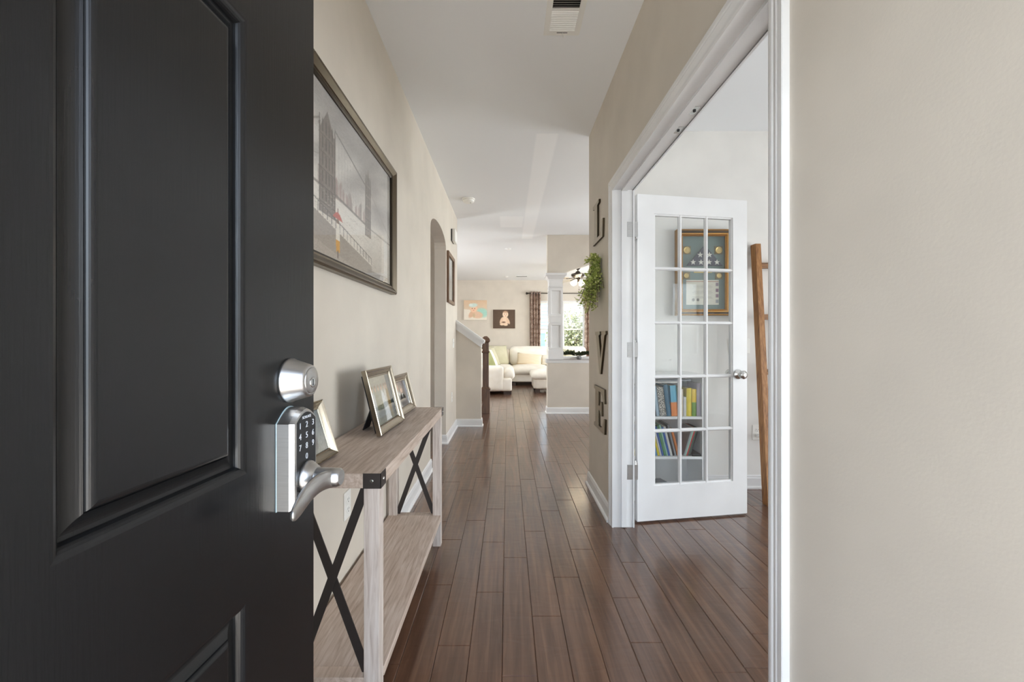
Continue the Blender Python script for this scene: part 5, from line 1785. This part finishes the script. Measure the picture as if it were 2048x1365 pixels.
# ceiling fan with lights
FX, FYc = 1.555, 9.5
fn = thing('ceiling_fan', 'dark bronze ceiling fan with lit glass shades', 'ceiling fan', (FX, FYc, 2.25))
mb = MB(); mb.lathe([(0.012, 0.075), (0.030, 0.070), (0.062, 0.025), (0.068, 0.0)][::-1], (FX, FYc, CEIL), (0, 0, -1), 20); mb.build('canopy', 'fan_bronze', fn, True)
mb = MB(); mb.tube([(FX, FYc, CEIL - 0.06), (FX, FYc, 2.60)], 0.012, 10); mb.build('downrod', 'fan_bronze', fn, True)
mb = MB(); mb.lathe([(0.02, 0.14), (0.045, 0.13), (0.06, 0.10), (0.145, 0.075), (0.15, 0.05), (0.135, 0.02), (0.09, 0.0), (0.05, -0.01)], (FX, FYc, 2.50), (0, 0, 1), 28); mb.build('motor_housing', 'fan_bronze', fn, True)
for k in range(5):
    a = k * 2 * PI / 5 + PI + 0.18
    ca, sa = math.cos(a), math.sin(a)
    M_ = Matrix.Translation((FX, FYc, 2.475)) @ Matrix.Rotation(a, 4, 'Z') @ Matrix.Rotation(0.20, 4, 'X')
    mb = MB()
    mb.prism([(0.22, -0.055), (0.62, -0.068), (0.66, -0.05), (0.66, 0.05), (0.62, 0.068), (0.22, 0.055)], 'z', -0.004, 0.004)
    bl = mb.rot(M_).build('blade', 'blade_light', fn, True)
    mb = MB()
    mb.tube([(0.08, 0, 0.012), (0.16, 0, 0.0), (0.27, 0, -0.007)], 0.010, 6)
    mb.rot(M_).build('blade_arm', 'fan_bronze', bl, True)
mb = MB(); mb.lathe([(0.05, 0.0), (0.055, -0.02), (0.075, -0.04), (0.05, -0.07), (0.015, -0.09)], (FX, FYc, 2.49), (0, 0, 1), 20); mb.build('light_kit', 'fan_bronze', fn, True)
for k in range(4):
    a = k * PI / 2 + 0.85
    d = Vector((math.cos(a) * 0.75, math.sin(a) * 0.75, -0.66)).normalized()
    o_ = Vector((FX + math.cos(a) * 0.055, FYc + math.sin(a) * 0.055, 2.445))
    mb = MB()
    mb.lathe([(0.016, 0.0), (0.020, 0.02), (0.034, 0.045), (0.045, 0.085), (0.052, 0.115), (0.058, 0.125)], o_, d, 18)
    mb.build('glass_shade', 'shade_glass', fn, True, label='lit frosted glass shade')
mb = MB(); mb.tube([(FX + 0.02, FYc - 0.03, 2.41), (FX + 0.02, FYc - 0.03, 2.24)], 0.002, 5); mb.lathe([(0.006, 0.0), (0.008, 0.02), (0.003, 0.03)], (FX + 0.02, FYc - 0.03, 2.21), (0, 0, 1), 8); mb.build('pull_chain', 'fan_bronze', fn, True)

# ================================================================== OUTSIDE THE FAR WINDOW
mb = MB(); mb.box(-4, 7, 11.9, 15.2, -0.30, -0.22); struct(mb.build('added_bounce_slab', 'concrete'), 'added pale concrete slab bouncing sunlight up to the living room ceiling')  # unseen pale reflector added to lift the living room ceiling
mb = MB(); mb.box(-30, 30, 11.9, 60, -0.45, -0.30); struct(mb.build('ground_yard', 'grass_green'), 'green back yard beyond the living room window')
nh = thing('neighbour_house', 'pale blue sided house beyond the living room window', 'house', (-2.0, 19.0, -0.3))
mb = MB()
mb.box(-7.0, 1.72, 18.0, 24.0, -0.3, 5.2)
mb.build('wall', 'siding', nh, True)
for k in range(36):
    z = -0.25 + k * 0.15
    mb = MB()
    mb.add([(-7.0, 17.975, z), (1.73, 17.975, z), (1.73, 17.998, z + 0.15), (-7.0, 17.998, z + 0.15), (-7.0, 18.0, z), (1.73, 18.0, z)], [(0, 1, 2, 3), (0, 4, 5, 1)])
    mb.build('siding_board', 'siding', nh, True)
for x0, x1, z0, z1 in ((1.18, 1.66, 0.55, 1.45), (-1.6, -0.6, 0.55, 1.9), (1.0, 1.6, 3.2, 4.4)):
    mb = MB()
    for e in ((x0, x0 + 0.08, z0, z1), (x1 - 0.08, x1, z0, z1), (x0 + 0.08, x1 - 0.08, z0, z0 + 0.08), (x0 + 0.08, x1 - 0.08, z1 - 0.08, z1)):
        mb.box(e[0], e[1], 17.92, 17.975, e[2], e[3])
    fr = mb.build('house_window', 'trim_white', nh, True)
    mb = MB(); mb.box(x0 + 0.08, x1 - 0.08, 17.95, 17.97, z0 + 0.08, z1 - 0.08); mb.build('pane', 'outside_blue', fr, True)
mb = MB(); mb.prism([(17.6, 5.2), (24.4, 5.2), (21.0, 7.4)], 'x', -7.3, 2.0); mb.build('roof', 'roof_grey', nh, True)
def tree(label, x, y, zc, rx, rz, nleaf, seed):
    t = thing('garden_tree', label, 'tree', (x, y, -0.3))
    r_ = random.Random(seed)
    mb = MB(); mb.tube([(x, y, -0.3), (x + 0.05, y, zc - rz * 0.5), (x, y, zc + rz * 0.4)], [0.09, 0.06, 0.02], 7)
    for k in range(6):
        a = r_.random() * 2 * PI
        mb.tube([(x, y, zc - rz * 0.4 + k * 0.1), (x + math.cos(a) * rx * 0.6, y + math.sin(a) * rx * 0.6, zc + r_.uniform(-0.2, 0.5) * rz)], [0.03, 0.01], 5)
    mb.build('trunk', 'trunk', t, True)
    mb = MB()
    for _ in range(nleaf):
        v = Vector((r_.gauss(0, 1), r_.gauss(0, 1), r_.gauss(0, 1))).normalized() * (r_.random() ** 0.4)
        q = Vector((x + v.x * rx, y + v.y * rx, zc + v.z * rz))
        dv = Vector((r_.uniform(-1, 1), r_.uniform(-1, 1), r_.uniform(-1, 0.6)))
        mb.leaf(q, dv, Vector((0, 0, 1)), r_.uniform(0.09, 0.16), 0.07)
    tag(mb.build('crown', 'tree_leaf', t, True), kind='stuff')
tree('bushy garden tree outside the window beside the fan', 2.35, 15.8, 1.0, 0.95, 1.25, 4200, 2)
tree('wider garden tree behind the bushy one', 4.9, 19.5, 1.2, 1.2, 1.4, 3000, 4)
